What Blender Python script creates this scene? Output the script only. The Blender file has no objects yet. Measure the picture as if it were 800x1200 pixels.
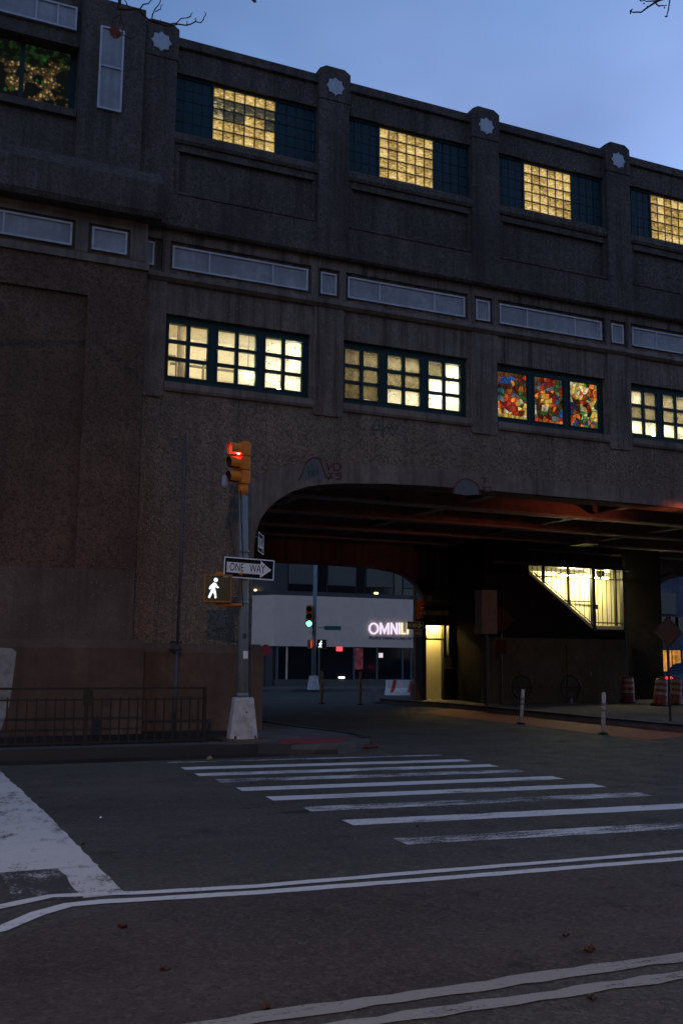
import bpy, bmesh, math, random
from mathutils import Vector, Matrix
random.seed(7)
R = math.radians
sc = bpy.context.scene
C = sc.collection

# ------------------------------------------------------------------ camera
FPX, HCAM = 1167.0, 1.5
YAW, PITCH, ROLL = 0.4191, 0.1427, 0.0098
fw = Vector((math.sin(YAW)*math.cos(PITCH), math.cos(YAW)*math.cos(PITCH), math.sin(PITCH)))
r0 = Vector((math.cos(YAW), -math.sin(YAW), 0)); u0 = r0.cross(fw)
rt = r0*math.cos(ROLL)+u0*math.sin(ROLL); up = -r0*math.sin(ROLL)+u0*math.cos(ROLL)
cd = bpy.data.cameras.new('camera'); cam = bpy.data.objects.new('camera', cd); C.objects.link(cam)
cam.matrix_world = Matrix(((rt.x, up.x, -fw.x, 0), (rt.y, up.y, -fw.y, 0), (rt.z, up.z, -fw.z, HCAM), (0, 0, 0, 1)))
cd.sensor_fit = 'VERTICAL'; cd.sensor_height = 36; cd.lens = 36*FPX/1200; cd.clip_end = 2000; cd.clip_start = .05
sc.camera = cam

# ------------------------------------------------------------------ world, sun, exposure
SUN_EL, SUN_ROT = R(1.5), R(65)
EXPO = 2.72                      # long dusk exposure
EM = 2**-EXPO                    # lamps are given as they look at this exposure
w = bpy.data.worlds.new('World'); sc.world = w; w.use_nodes = True
nt = w.node_tree; nt.nodes.clear()
def wn(t): return nt.nodes.new(t)
wo = wn('ShaderNodeOutputWorld'); bg = wn('ShaderNodeBackground'); sky = wn('ShaderNodeTexSky')
sky.sky_type = 'NISHITA'; sky.sun_disc = False; sky.sun_elevation = SUN_EL; sky.sun_rotation = SUN_ROT
sky.air_density = 1.0; sky.dust_density = 0.6; sky.ozone_density = 3.0
tc = wn('ShaderNodeTexCoord'); mp = wn('ShaderNodeMapping'); mp.inputs['Scale'].default_value = (1.0, 1.0, 2.6)
mp.inputs['Rotation'].default_value = (0.1, 0.25, 0.6)
nz = wn('ShaderNodeTexNoise'); nz.inputs['Scale'].default_value = 2.4; nz.inputs['Detail'].default_value = 4; nz.inputs['Roughness'].default_value = .45
rp = wn('ShaderNodeValToRGB'); rp.color_ramp.elements[0].position = .30; rp.color_ramp.elements[1].position = .70
rp.color_ramp.elements[0].color = (.25, .25, .25, 1); rp.color_ramp.elements[1].color = (.9, .9, .9, 1)
bw = wn('ShaderNodeRGBToBW'); gm = wn('ShaderNodeMix'); gm.data_type = 'RGBA'; gm.blend_type = 'MULTIPLY'; gm.inputs[0].default_value = 1
gm.inputs[7].default_value = (.70, .95, 1.72, 1)
mx = wn('ShaderNodeMix'); mx.data_type = 'RGBA'
L = nt.links.new
L(tc.outputs['Generated'], mp.inputs[0]); L(mp.outputs[0], nz.inputs['Vector']); L(nz.outputs['Fac'], rp.inputs[0])
L(sky.outputs[0], bw.inputs[0]); L(bw.outputs[0], gm.inputs[6])
L(rp.outputs[0], mx.inputs[0]); L(sky.outputs[0], mx.inputs[6]); L(gm.outputs[2], mx.inputs[7])
nz2 = wn('ShaderNodeTexNoise'); nz2.inputs['Scale'].default_value = 3.1; nz2.inputs['Detail'].default_value = 3; nz2.inputs['Roughness'].default_value = .5
rp2 = wn('ShaderNodeValToRGB'); rp2.color_ramp.elements[0].position = .34; rp2.color_ramp.elements[1].position = .66
rp2.color_ramp.elements[0].color = (.72, .74, .80, 1); rp2.color_ramp.elements[1].color = (1.0, 1.02, 1.06, 1)
mv = wn('ShaderNodeMix'); mv.data_type = 'RGBA'; mv.blend_type = 'MULTIPLY'; mv.inputs[0].default_value = 1
mp2 = wn('ShaderNodeMapping'); mp2.inputs['Location'].default_value = (3.1, 1.7, .4); mp2.inputs['Scale'].default_value = (1, 1, 1.8)
L(tc.outputs['Generated'], mp2.inputs[0]); L(mp2.outputs[0], nz2.inputs['Vector']); L(nz2.outputs['Fac'], rp2.inputs[0]); L(mx.outputs[2], mv.inputs[6]); L(rp2.outputs[0], mv.inputs[7])
L(mv.outputs[2], bg.inputs[0]); bg.inputs[1].default_value = 0.128
L(bg.outputs[0], wo.inputs[0])
sd = bpy.data.lights.new('sun', 'SUN'); sd.energy = .01; sd.angle = R(12); sd.color = (1, .8, .62)
sun = bpy.data.objects.new('sun', sd); C.objects.link(sun)
sv = Vector((math.sin(SUN_ROT)*math.cos(R(2)), math.cos(SUN_ROT)*math.cos(R(2)), math.sin(R(2))))
sun.rotation_euler = sv.to_track_quat('Z', 'Y').to_euler()
sun.location = (0, -20, 30)
sc.view_settings.view_transform = 'Standard'; sc.view_settings.look = 'None'; sc.view_settings.gamma = 1
sc.view_settings.exposure = EXPO; sc.view_settings.use_curve_mapping = False
sc.cycles.use_denoising = True; sc.cycles.max_bounces = 8; sc.cycles.transparent_max_bounces = 12
sc.cycles.sample_clamp_indirect = 1.0; sc.cycles.caustics_reflective = False; sc.cycles.caustics_refractive = False

# ------------------------------------------------------------------ pixel -> place
def ray(px, py): return fw + rt*((px-400)/FPX) + up*((600-py)/FPX)
def atY(px, py, Y): d = ray(px, py); t = Y/d.y; return Vector((t*d.x, Y, HCAM+t*d.z))
def atZ(px, py, z=0.): d = ray(px, py); t = (z-HCAM)/d.z; return Vector((t*d.x, t*d.y, z))
def gz(y): return 0. if y < 30 else -.017*(y-30)

# ------------------------------------------------------------------ materials
def new_mat(name):
    m = bpy.data.materials.new(name); m.use_nodes = True; n = m.node_tree; n.nodes.clear()
    o = n.nodes.new('ShaderNodeOutputMaterial'); return m, n, o
class N:
    def __init__(s, n): s.n = n
    def __call__(s, t, **k):
        x = s.n.nodes.new(t)
        for a, b in k.items():
            if hasattr(x, a): setattr(x, a, b)
        return x
    def link(s, a, b): s.n.links.new(a, b)
    def coord(s, scale=(1, 1, 1)):
        t = s('ShaderNodeTexCoord'); m = s('ShaderNodeMapping'); m.inputs['Scale'].default_value = scale
        s.link(t.outputs['Object'], m.inputs[0]); return m.outputs[0]
    def noise(s, co, sc_, det=5, rough=.6):
        t = s('ShaderNodeTexNoise'); t.inputs['Scale'].default_value = sc_; t.inputs['Detail'].default_value = det
        t.inputs['Roughness'].default_value = rough; s.link(co, t.inputs['Vector']); return t.outputs['Fac']
    def ramp(s, f, *st):
        t = s('ShaderNodeValToRGB'); e = t.color_ramp.elements
        while len(e) < len(st): e.new(.5)
        for i, (p, c) in enumerate(st):
            e[i].position = p; e[i].color = (c if isinstance(c, tuple) else (c, c, c)) + (1,)
        s.link(f, t.inputs[0]); return t.outputs[0]
    def mix(s, f, a, b, mode='MIX'):
        t = s('ShaderNodeMix'); t.data_type = 'RGBA'; t.blend_type = mode
        for v, i in ((f, 0), (a, 6), (b, 7)):
            if hasattr(v, 'is_output'): s.link(v, t.inputs[i])
            elif i == 0: t.inputs[0].default_value = v
            else: t.inputs[i].default_value = tuple(v)+(1,)
        return t.outputs[2]
    def bump(s, h, st=.3, d=.02):
        b = s('ShaderNodeBump'); b.inputs['Strength'].default_value = st; b.inputs['Distance'].default_value = d
        s.link(h, b.inputs['Height']); return b.outputs[0]
    def math(s, op, a, b=0.):
        t = s('ShaderNodeMath'); t.operation = op
        for i, v in ((0, a), (1, b)):
            if hasattr(v, 'is_output'): s.link(v, t.inputs[i])
            else: t.inputs[i].default_value = v
        return t.outputs[0]
    def bsdf(s, col, rough=.7, normal=None, metal=0., spec=.4, **k):
        b = s('ShaderNodeBsdfPrincipled')
        for v, i in ((col, 'Base Color'), (rough, 'Roughness'), (metal, 'Metallic'), (spec, 'Specular IOR Level')):
            if hasattr(v, 'is_output'): s.link(v, b.inputs[i])
            else: b.inputs[i].default_value = tuple(v)+(1,) if i == 'Base Color' else v
        if normal is not None: s.link(normal, b.inputs['Normal'])
        return b.outputs[0]

def concrete(name, base, peb=0., speck=.0, streak=.5, bump=.35, dirt=(.03, .026, .022)):
    m, n, o = new_mat(name); g = N(n); co = g.coord()
    f1 = g.noise(co, .45, 7, .66); f2 = g.noise(co, 9, 5, .65); f4 = g.noise(co, 2.3, 5, .6)
    st = g.noise(g.coord((3.2, 3.2, .16)), 1.5, 7, .68); st2 = g.noise(g.coord((7.5, 7.5, .30)), 1.1, 5, .6)
    c = g.mix(g.ramp(f1, (.33, 0.), (.67, 1.)), tuple(x*.58 for x in base), tuple(x*1.38 for x in base))
    c = g.mix(g.ramp(f4, (.42, 0.), (.66, .5)), c, tuple(x*.62 for x in base))
    c = g.mix(g.ramp(f2, (.35, 0.), (.7, .4)), c, tuple(x*.55 for x in base))
    c = g.mix(g.math('MULTIPLY', g.ramp(st, (.46, 0.), (.66, 1.)), streak), c, dirt)
    c = g.mix(g.math('MULTIPLY', g.ramp(st2, (.60, 0.), (.74, .45)), streak), c, tuple(min(.8, x*1.75+.015) for x in base))
    h = g.math('ADD', f2, g.math('MULTIPLY', f4, .8))
    if peb:
        v = g('ShaderNodeTexVoronoi'); v.inputs['Scale'].default_value = 30; g.link(co, v.inputs['Vector'])
        sp = g('ShaderNodeSeparateColor'); g.link(v.outputs['Color'], sp.inputs[0])
        c = g.mix(g.ramp(sp.outputs[0], (.3, 0.), (.95, peb)), c, tuple(x*.42 for x in base))
        br = g.math('MULTIPLY', g.math('GREATER_THAN', sp.outputs[1], 1-speck), g.math('LESS_THAN', v.outputs['Distance'], .32))
        br = g.math('MULTIPLY', br, g.ramp(f4, (.40, .15), (.62, .8)))
        c = g.mix(br, c, tuple(min(.8, x*1.8+.02) for x in base))
        h = g.math('ADD', g.math('MULTIPLY', v.outputs['Distance'], -.9), h)
    s = g.bsdf(c, .9, g.bump(h, bump, .03), spec=.05); g.link(s, o.inputs[0]); return m
def paint(name, col, rough=.5, wear=.25, metal=0., scale=6., spec=.4, dirt=(.04, .035, .03)):
    m, n, o = new_mat(name); g = N(n); co = g.coord(); f = g.noise(co, scale, 6, .65); f2 = g.noise(co, scale*.22, 3)
    c = g.mix(g.ramp(f, (.45, 0.), (.78, wear)), col, dirt)
    c = g.mix(g.ramp(f2, (.35, 0.), (.8, .4)), c, tuple(x*.7 for x in col))
    s = g.bsdf(c, g.ramp(f, (.3, rough*.85), (.8, min(1., rough*1.25))), g.bump(f, .12, .01), metal, spec); g.link(s, o.inputs[0]); return m
def emit(name, col, st, vary=0., scale=8.):
    m, n, o = new_mat(name); g = N(n); e = g('ShaderNodeEmission'); e.inputs['Strength'].default_value = st*EM
    if vary:
        f = g.noise(g.coord(), scale, 3); g.link(g.mix(g.ramp(f, (.35, 0.), (.7, 1.)), tuple(x*(1-vary) for x in col), col), e.inputs[0])
    else: e.inputs[0].default_value = tuple(col)+(1,)
    g.link(e.outputs[0], o.inputs[0]); return m
def asphalt(name, a, b, tintscale=.35):
    m, n, o = new_mat(name); g = N(n); co = g.coord(); cx = g.coord((.16, 1, 1))
    f = g.noise(co, 60, 5, .8); l = g.noise(cx, tintscale*1.6, 6, .62); p = g.noise(co, 2.2, 6, .62); big = g.noise(co, .55, 4, .55); wheel = g.noise(g.coord((.02, 1., 1.)), .9, 2, .5)
    c = g.mix(g.ramp(l, (.34, 0.), (.66, 1.)), a, b)
    c = g.mix(g.ramp(big, (.40, 0.), (.62, .45)), c, (a[0]*.55, a[1]*.52, a[2]*.50))
    c = g.mix(g.ramp(wheel, (.45, 0.), (.68, .35)), c, tuple(x*.6 for x in a))
    v2 = g('ShaderNodeTexVoronoi'); v2.inputs['Scale'].default_value = 42; g.link(co, v2.inputs['Vector']); s2 = g('ShaderNodeSeparateColor'); g.link(v2.outputs['Color'], s2.inputs[0])
    c = g.mix(g.ramp(s2.outputs[0], (.55, 0.), (1., .30)), c, tuple(min(1, x*2.1+.015) for x in b))
    c = g.mix(g.ramp(s2.outputs[1], (.6, 0.), (1., .40)), c, (.016, .016, .016))
    c = g.mix(g.ramp(f, (.48, 0.), (.75, .4)), c, tuple(min(1, x*2.0+.02) for x in b))
    c = g.mix(g.ramp(f, (.25, .6), (.46, 0.)), c, (.008, .008, .009))
    c = g.mix(g.ramp(p, (.60, 0.), (.72, .7)), c, tuple(x*.42 for x in a))
    st = g.noise(g.coord((.6, 1.4, 1)), 1.1, 3, .5); c = g.mix(g.ramp(st, (.68, 0.), (.73, .8)), c, (.012, .011, .011))
    v = g('ShaderNodeTexVoronoi'); v.feature = 'DISTANCE_TO_EDGE'; v.inputs['Scale'].default_value = .30
    wv = g('ShaderNodeMix'); wv.data_type = 'VECTOR'; wv.inputs[0].default_value = .3
    nn = g('ShaderNodeTexNoise'); nn.inputs['Scale'].default_value = 1.3; nn.inputs['Detail'].default_value = 8; nn.inputs['Roughness'].default_value = .65; g.link(co, nn.inputs['Vector'])
    g.link(co, wv.inputs[4]); g.link(nn.outputs['Color'], wv.inputs[5]); g.link(wv.outputs[1], v.inputs['Vector'])
    ck = g.math('MULTIPLY', g.math('LESS_THAN', v.outputs['Distance'], .003), g.ramp(p, (.5, 0.), (.62, .6)))
    c = g.mix(ck, c, (.010, .010, .010))
    s = g.bsdf(c, g.ramp(p, (.3, .62), (.7, .85)), g.bump(f, .45, .012), spec=.16); g.link(s, o.inputs[0]); return m
def roadpaint(name, col, under, wear=.5, streak=(.5, 3., 1.)):
    m, n, o = new_mat(name); g = N(n); co = g.coord()
    f = g.noise(g.coord(streak), 5, 8, .72); l = g.noise(co, .7, 3); k = g.noise(co, 40, 4, .7)
    q = g.math('ADD', g.math('MULTIPLY', f, .6), g.math('MULTIPLY', k, .4))
    q = g.math('ADD', q, g.math('MULTIPLY', g.math('SUBTRACT', l, .5), .5))
    al = g.ramp(q, (wear-.03, 0.), (wear+.07, 1.))
    c = g.mix(g.ramp(k, (.3, 0.), (.7, .5)), col, tuple(x*.7 for x in col)); c = g.mix(g.ramp(f, (.4, 0.), (.75, .35)), c, tuple(x*.55 for x in col))
    c = g.mix(al, under, c)
    s = g.bsdf(c, .7, g.bump(k, .3, .008), spec=.3); g.link(s, o.inputs[0]); return m
def glassy(name, col, rough=.12):
    m, n, o = new_mat(name); g = N(n); f = g.noise(g.coord(), 3, 3)
    s = g.bsdf(g.mix(f, col, tuple(x*.5 for x in col)), rough, spec=.6); g.link(s, o.inputs[0]); return m

M = {}
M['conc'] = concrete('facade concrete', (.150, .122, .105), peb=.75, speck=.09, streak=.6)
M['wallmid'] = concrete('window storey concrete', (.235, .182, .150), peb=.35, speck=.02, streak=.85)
M['pebble'] = concrete('pebbledash', (.265, .194, .145), peb=.8, speck=.13, streak=.35, bump=.7)
M['smooth'] = concrete('smooth concrete', (.230, .178, .146), streak=.5, bump=.2)
M['pier'] = concrete('brown pier concrete', (.162, .102, .072), peb=.8, speck=.13, streak=.22, bump=.45)
M['plinth'] = concrete('plinth concrete', (.150, .100, .074), streak=.22, bump=.3)
M['towerbase'] = concrete('grey brown tower base', (.165, .120, .098), peb=.3, speck=.03, streak=.35, bump=.35)
M['patchpaint'] = paint('whitewash patch', (.34, .33, .32), .8, .85, scale=5)
M['panel'] = concrete('pale tile panel', (.40, .40, .42), streak=.45, bump=.1, dirt=(.22, .22, .23))
M['pframe'] = paint('pale panel frame', (.56, .57, .61), .6, .5, scale=5, dirt=(.2, .2, .22))
M['star'] = paint('star plaque', (.50, .53, .60), .6, .35, dirt=(.3, .3, .33))
M['green'] = paint('dark green window paint', (.014, .042, .044), .55, .4, dirt=(.008, .02, .02), spec=.25)
M['tealglass'] = paint('teal glass block', (.020, .052, .068), .5, .3, spec=.2)
M['tealgrid'] = paint('dark grid', (.004, .008, .011), .5, .3)
M['cream'] = paint('cream wall paint', (.78, .71, .54), .6, .3, dirt=(.45, .38, .24))
M['wainscot'] = paint('tan wainscot', (.66, .56, .36), .5, .4, dirt=(.3, .22, .12))
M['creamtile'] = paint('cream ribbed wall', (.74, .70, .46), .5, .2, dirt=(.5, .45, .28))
M['column'] = paint('interior column', (.13, .10, .06), .5, .5)
M['steelred'] = paint('rust red steel', (.24, .145, .10), .6, .7, scale=3, dirt=(.03, .02, .017))
M['flange'] = paint('dusty girder flange', (.40, .33, .28), .7, .6, scale=3, dirt=(.05, .035, .03))  # pale flange, colour lightened further in place of faint light
M['ceil'] = concrete('sooty ceiling', (.24, .15, .11), streak=.2, bump=.3)  # ceiling and girder colours lifted in place of ambient light
M['dark'] = paint('black painted steel', (.012, .012, .013), .5, .3)
M['soot'] = paint('soot black render', (.014, .013, .011), 1., .2, spec=.03)  # shade put into the colour: matte black that hides gate light
M['darkwall'] = concrete('sooty wall', (.030, .027, .022), streak=.1, bump=.2)  # near-black concrete for the underpass walls
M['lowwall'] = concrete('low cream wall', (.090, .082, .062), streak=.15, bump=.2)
M['asph'] = asphalt('asphalt', (.070, .065, .056), (.096, .089, .076))
M['lane'] = asphalt('brown lane', (.068, .054, .047), (.084, .068, .059))
M['white'] = roadpaint('white road paint', (.74, .75, .74), (.062, .062, .062), .40)
M['whiteworn'] = roadpaint('worn road paint', (.72, .73, .72), (.062, .062, .062), .475)
M['stopwhite'] = roadpaint('stop line paint', (.72, .71, .66), (.060, .057, .052), .415, (1.2, .6, 1.))
M['whitegrey'] = roadpaint('greyed road paint', (.33, .325, .30), (.060, .057, .052), .40)  # near lines dimmed in the paint colour, as by vignetting
M['stopworn'] = roadpaint('stripped stop line paint', (.60, .60, .58), (.060, .057, .052), .545, (1.2, .6, 1.))
M['redlane'] = roadpaint('red lane paint', (.30, .060, .050), (.060, .042, .040), .34)
M['walk'] = concrete('sidewalk concrete', (.135, .125, .118), streak=.0, bump=.25)
M['soil'] = concrete('packed dirt', (.060, .046, .038), peb=.5, speck=.03, streak=0, bump=.6)
M['kerb'] = paint('steel faced kerb', (.035, .038, .044), .45, .6, dirt=(.02, .018, .017))
M['redtile'] = paint('red tactile paving', (.30, .035, .040), .7, .6, dirt=(.1, .03, .03))
M['pole'] = paint('blue grey pole', (.21, .25, .27), .5, .5, dirt=(.08, .085, .09))
M['base'] = paint('pole base', (.52, .50, .48), .6, .8, dirt=(.16, .15, .14))
M['yellow'] = paint('signal yellow', (.72, .21, .010), .45, .35, dirt=(.25, .11, .015))
M['amber'] = paint('orange brown housing', (.36, .13, .035), .5, .4, dirt=(.14, .06, .02))
M['lining'] = paint('hood lining', (.40, .22, .14), .6, .2)  # lighter copy for the lit hood; its brightness is in the colour
M['black'] = paint('matt black', (.008, .008, .009), .6, .2)
M['signblack'] = paint('sign black', (.008, .009, .012), .6, .15, spec=.1)
M['signwhite'] = paint('sign white', (.88, .89, .90), .4, .15, dirt=(.4, .4, .4))
M['signgreen'] = paint('street sign green', (.03, .16, .10), .4, .2)
M['redflood'] = emit('bright red lens', (1., .20, .09), 300)
M['reddim'] = emit('dim red lens', (1., .03, .03), 9)
M['redlens'] = emit('red signal lens', (1., .018, .022), 120)
M['greenlens'] = emit('green signal lens', (.04, 1., .42), 14)
M['sodium'] = emit('warm street lamp lens', (1., .66, .36), 7200)
M['darklens'] = glassy('unlit lens', (.02, .015, .01))
M['walkman'] = emit('white walk symbol', (.70, .88, 1.), 2.6)
M['orangehand'] = emit('orange signal glow', (1., .13, .03), 1.3)
M['pedface'] = glassy('pedestrian signal face', (.012, .02, .022), .25)
M['tube'] = emit('fluorescent tube', (1., .94, .72), 140)
M['stairtube'] = emit('stair fluorescent tube', (1., .86, .42), 200)
M['gatelamp'] = emit('gate lamp', (1., .70, .22), 240)
M['conduit'] = paint('grey conduit', (.075, .072, .080), .5, .5)
M['iron'] = paint('rusty dark iron', (.022, .016, .014), .6, .6, dirt=(.05, .028, .018))
M['omni'] = paint('white cladding', (.80, .56, .43), .6, .12, scale=2)  # warm street light is put into the white's colour
M['omnidark'] = paint('dark cladding', (.05, .045, .04), .5, .3)
M['taupe'] = paint('taupe spandrel', (.10, .085, .065), .5, .3)
M['winglass'] = glassy('dark shop glass', (.010, .012, .016), .08)
M['lettviolet'] = emit('violet white letters', (.80, .74, 1.), 1.15)
M['lettyellow'] = emit('pale yellow letters', (1., .95, .62), 1.1)
M['lettpurple'] = paint('purple letters', (.06, .045, .14), .5, .1)
M['exitred'] = emit('red exit sign', (1., .05, .07), 2.2)
M['pink'] = emit('pink lit poster', (.50, .13, .20), .20, .7, 3)
M['roundel'] = emit('white roundel', (1., .85, .9), .8)
M['warmspot'] = emit('warm downlight', (1., .72, .34), 5)
M['headlight'] = emit('white headlight', (.9, 1., .95), 6)  # self-glowing patch standing in for a glint on the shop window
M['shoporange'] = emit('orange shop interior', (1., .42, .085), .95, .8, 1.4)
M['orange'] = paint('orange plastic', (.15, .020, .010), .55, .4, dirt=(.14, .03, .015))
M['reflect'] = paint('white reflective band', (.19, .175, .15), .5, .5, dirt=(.15, .13, .11))
M['diamond'] = paint('orange construction sign', (.085, .028, .008), .5, .3)
M['diamondsoot'] = paint('sooty orange sign', (.050, .016, .006), .7, .5, spec=.1)  # darker copy of the sign orange; shade is in the colour
M['signred'] = paint('red sign', (.40, .03, .03), .5, .3)
M['post'] = paint('white flexible post', (.50, .44, .40), .6, .5, dirt=(.2, .15, .12))
M['ochre'] = paint('ochre post', (.26, .18, .06), .6, .5)
M['grey'] = paint('grey steel', (.13, .13, .13), .45, .5)
M['cabinet'] = paint('grey cabinet', (.15, .14, .12), .4, .4)
M['barrier'] = paint('white barrier', (.85, .84, .83), .7, .4, dirt=(.25, .22, .2))
M['stripe'] = paint('red stripe', (.75, .07, .05), .6, .4)
M['bark'] = paint('bark', (.022, .014, .013), .9, .6, scale=20)
M['leafred'] = paint('red brown leaf', (.07, .012, .008), .7, .5, scale=30)
M['leafbrown'] = paint('brown leaf', (.05, .024, .015), .8, .6, scale=30)
M['carpaint'] = paint('blue grey car paint', (.05, .07, .10), .25, .1, metal=.3, spec=.6)
M['carglass'] = glassy('car glass', (.01, .012, .016), .06)
M['tyre'] = paint('tyre', (.012, .012, .012), .8, .3)
M['taillight'] = emit('red tail lamp', (1., .03, .03), 2.2)
M['bag'] = paint('pale plastic scrap', (.40, .38, .46), .5, .2)
M['tagteal'] = paint('teal spray paint', (.030, .075, .075), .8, .6, scale=14, dirt=(.09, .08, .07))
M['tagred'] = paint('dark red spray paint', (.115, .022, .032), .8, .5, scale=14, dirt=(.08, .05, .05))
M['tagwhite'] = paint('pale spray paint', (.13, .125, .125), .8, .8, scale=12, dirt=(.09, .085, .08))
M['brickdusk'] = concrete('dim far facade', (.10, .10, .13), streak=.2)

def wpos(g):
    return g('ShaderNodeNewGeometry').outputs['Position']
def pane_mat(name, frost, scratch, tint=(.95, .95, .92), tl_col=(.85, .85, .80)):
    m, n, o = new_mat(name); g = N(n); co = wpos(g)
    f = g.noise(co, 3.2, 5, .65); s = g.noise(co, 8, 2, .4); f3 = g.noise(co, 22, 4, .7)
    line = g.math('MULTIPLY', g.math('LESS_THAN', g.math('ABSOLUTE', g.math('SUBTRACT', s, .5)), .016*scratch), g.ramp(f, (.42, 0.), (.5, 1.)))
    fac = g.ramp(f, (.3, frost*.5), (.75, min(1., frost*1.4)))
    t = g('ShaderNodeBsdfTransparent'); g.link(g.mix(g.ramp(f3, (.5, 0.), (.8, .35 if frost < .2 else .6)), tint, tuple(x*.55 for x in tint)), t.inputs[0])
    tl = g('ShaderNodeBsdfTranslucent'); g.link(g.mix(g.math('MULTIPLY', line, .85), tl_col, (.12, .12, .09)), tl.inputs[0])
    a = g('ShaderNodeMixShader'); g.link(g.math('MAXIMUM', fac, g.math('MULTIPLY', line, .8)), a.inputs[0]); g.link(t.outputs[0], a.inputs[1]); g.link(tl.outputs[0], a.inputs[2])
    gl = g('ShaderNodeBsdfGlossy'); gl.inputs['Roughness'].default_value = .15
    b = g('ShaderNodeMixShader'); b.inputs[0].default_value = .04; g.link(a.outputs[0], b.inputs[1]); g.link(gl.outputs[0], b.inputs[2])
    g.link(b.outputs[0], o.inputs[0]); return m
M['pane'] = pane_mat('hazy window pane', .05, 0.)
M['panefrost'] = pane_mat('scratched frosted pane', .92, .8)
M['panedirty'] = pane_mat('grimy scratched pane', .35, 1.4, (.46, .44, .38), (.40, .37, .28))  # real scratches; the dark tint stands in for weaker light behind

def glassblock_mat(name, lo, hi, st):
    m, n, o = new_mat(name); g = N(n); co = wpos(g)
    wv = g('ShaderNodeTexNoise'); wv.inputs['Scale'].default_value = 7.; wv.inputs['Detail'].default_value = 4; wv.inputs['Distortion'].default_value = 3.
    mp_ = g('ShaderNodeMapping'); mp_.inputs['Scale'].default_value = (.55, 1, 1.5); g.link(co, mp_.inputs[0]); g.link(mp_.outputs[0], wv.inputs['Vector']); oi = g('ShaderNodeObjectInfo')
    tcx = g('ShaderNodeTexCoord'); sx_ = g('ShaderNodeSeparateXYZ'); g.link(tcx.outputs['Object'], sx_.inputs[0])
    edge = g.math('MAXIMUM', g.math('ABSOLUTE', sx_.outputs[0]), g.math('ABSOLUTE', sx_.outputs[2]))
    rim = g.ramp(edge, (.070, 1.), (.098, .45))
    f = g.math('ADD', g.math('MULTIPLY', wv.outputs['Fac'], 1.05), g.math('MULTIPLY', oi.outputs['Random'], .22))
    f = g.math('ADD', f, g.math('MULTIPLY', sx_.outputs[2], -.9))
    c = g.ramp(f, (.40, lo), (.58, tuple(.45*b+.55*a for a, b in zip(lo, hi))), (.74, hi), (.9, (1., .82, .40)))
    c = g.mix(1., c, rim, 'MULTIPLY')
    e = g('ShaderNodeEmission'); e.inputs[1].default_value = st*EM; g.link(c, e.inputs[0])
    gl = g('ShaderNodeBsdfGlossy'); gl.inputs['Roughness'].default_value = .2; gl.inputs[0].default_value = (.12, .12, .12, 1)
    a = g('ShaderNodeMixShader'); a.inputs[0].default_value = .1; g.link(e.outputs[0], a.inputs[1]); g.link(gl.outputs[0], a.inputs[2])
    g.link(a.outputs[0], o.inputs[0]); return m
M['gold'] = glassblock_mat('lit golden glass block', (.16, .095, .022), (.80, .54, .17), 1.05)
M['golddim'] = glassblock_mat('dim lit glass block', (.018, .026, .028), (.12, .10, .05), .9)

def stained(name, seed, ramp):
    m, n, o = new_mat(name); g = N(n); t = g('ShaderNodeTexCoord'); mp_ = g('ShaderNodeMapping'); mp_.inputs['Location'].default_value = (seed, seed*1.7, seed*.3)
    g.link(t.outputs['Object'], mp_.inputs[0]); co = mp_.outputs[0]
    nn = g('ShaderNodeTexNoise'); nn.inputs['Scale'].default_value = 5; g.link(co, nn.inputs['Vector'])
    wv = g('ShaderNodeMix'); wv.data_type = 'VECTOR'; wv.inputs[0].default_value = .12; g.link(co, wv.inputs[4]); g.link(nn.outputs['Color'], wv.inputs[5])
    v = g('ShaderNodeTexVoronoi'); v.inputs['Scale'].default_value = 7; g.link(wv.outputs[1], v.inputs['Vector'])
    e = g('ShaderNodeTexVoronoi'); e.feature = 'DISTANCE_TO_EDGE'; e.inputs['Scale'].default_value = 7; g.link(wv.outputs[1], e.inputs['Vector'])
    sp = g('ShaderNodeSeparateColor'); g.link(v.outputs['Color'], sp.inputs[0])
    big = g.noise(co, 2.6, 1); f = g.math('ADD', g.math('MULTIPLY', sp.outputs[0], .75), g.math('MULTIPLY', g.math('SUBTRACT', big, .375), .8))
    rp_ = g('ShaderNodeValToRGB'); rp_.color_ramp.interpolation = 'CONSTANT'; els = rp_.color_ramp.elements
    while len(els) < len(ramp): els.new(.5)
    for i, c in enumerate(ramp): els[i].position = i/len(ramp); els[i].color = c+(1,)
    g.link(f, rp_.inputs[0])
    lead = g.math('GREATER_THAN', e.outputs['Distance'], .032)
    sep = g('ShaderNodeSeparateXYZ'); g.link(t.outputs['Generated'], sep.inputs[0])
    gl_ = g.noise(co, 3.1, 2); br = g.math('MULTIPLY', lead, g.math('MULTIPLY', g.ramp(gl_, (.36, .12), (.62, 1.25)), g.math('ADD', .5, sp.outputs[1])))
    em = g('ShaderNodeEmission'); g.link(rp_.outputs[0], em.inputs[0]); g.link(g.math('MULTIPLY', br, EM*1.1), em.inputs[1])
    df = g('ShaderNodeBsdfDiffuse'); df.inputs[0].default_value = (.01, .01, .01, 1); ad = g('ShaderNodeAddShader')
    g.link(em.outputs[0], ad.inputs[0]); g.link(df.outputs[0], ad.inputs[1]); g.link(ad.outputs[0], o.inputs[0]); return m
blu, red_, org, yel, grn, brn, pal = (.03, .08, .26), (.48, .045, .03), (.75, .18, .03), (.85, .55, .09), (.08, .20, .04), (.10, .035, .02), (.75, .66, .40)
M['glassA'] = stained('stained glass red', 1.3, [blu, brn, red_, grn, red_, org, brn, yel, yel, pal])
M['glassB'] = stained('stained glass gold', 4.1, [brn, red_, (.10, .14, .17), org, yel, brn, yel, grn, org, (.05, .12, .3)])
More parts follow.
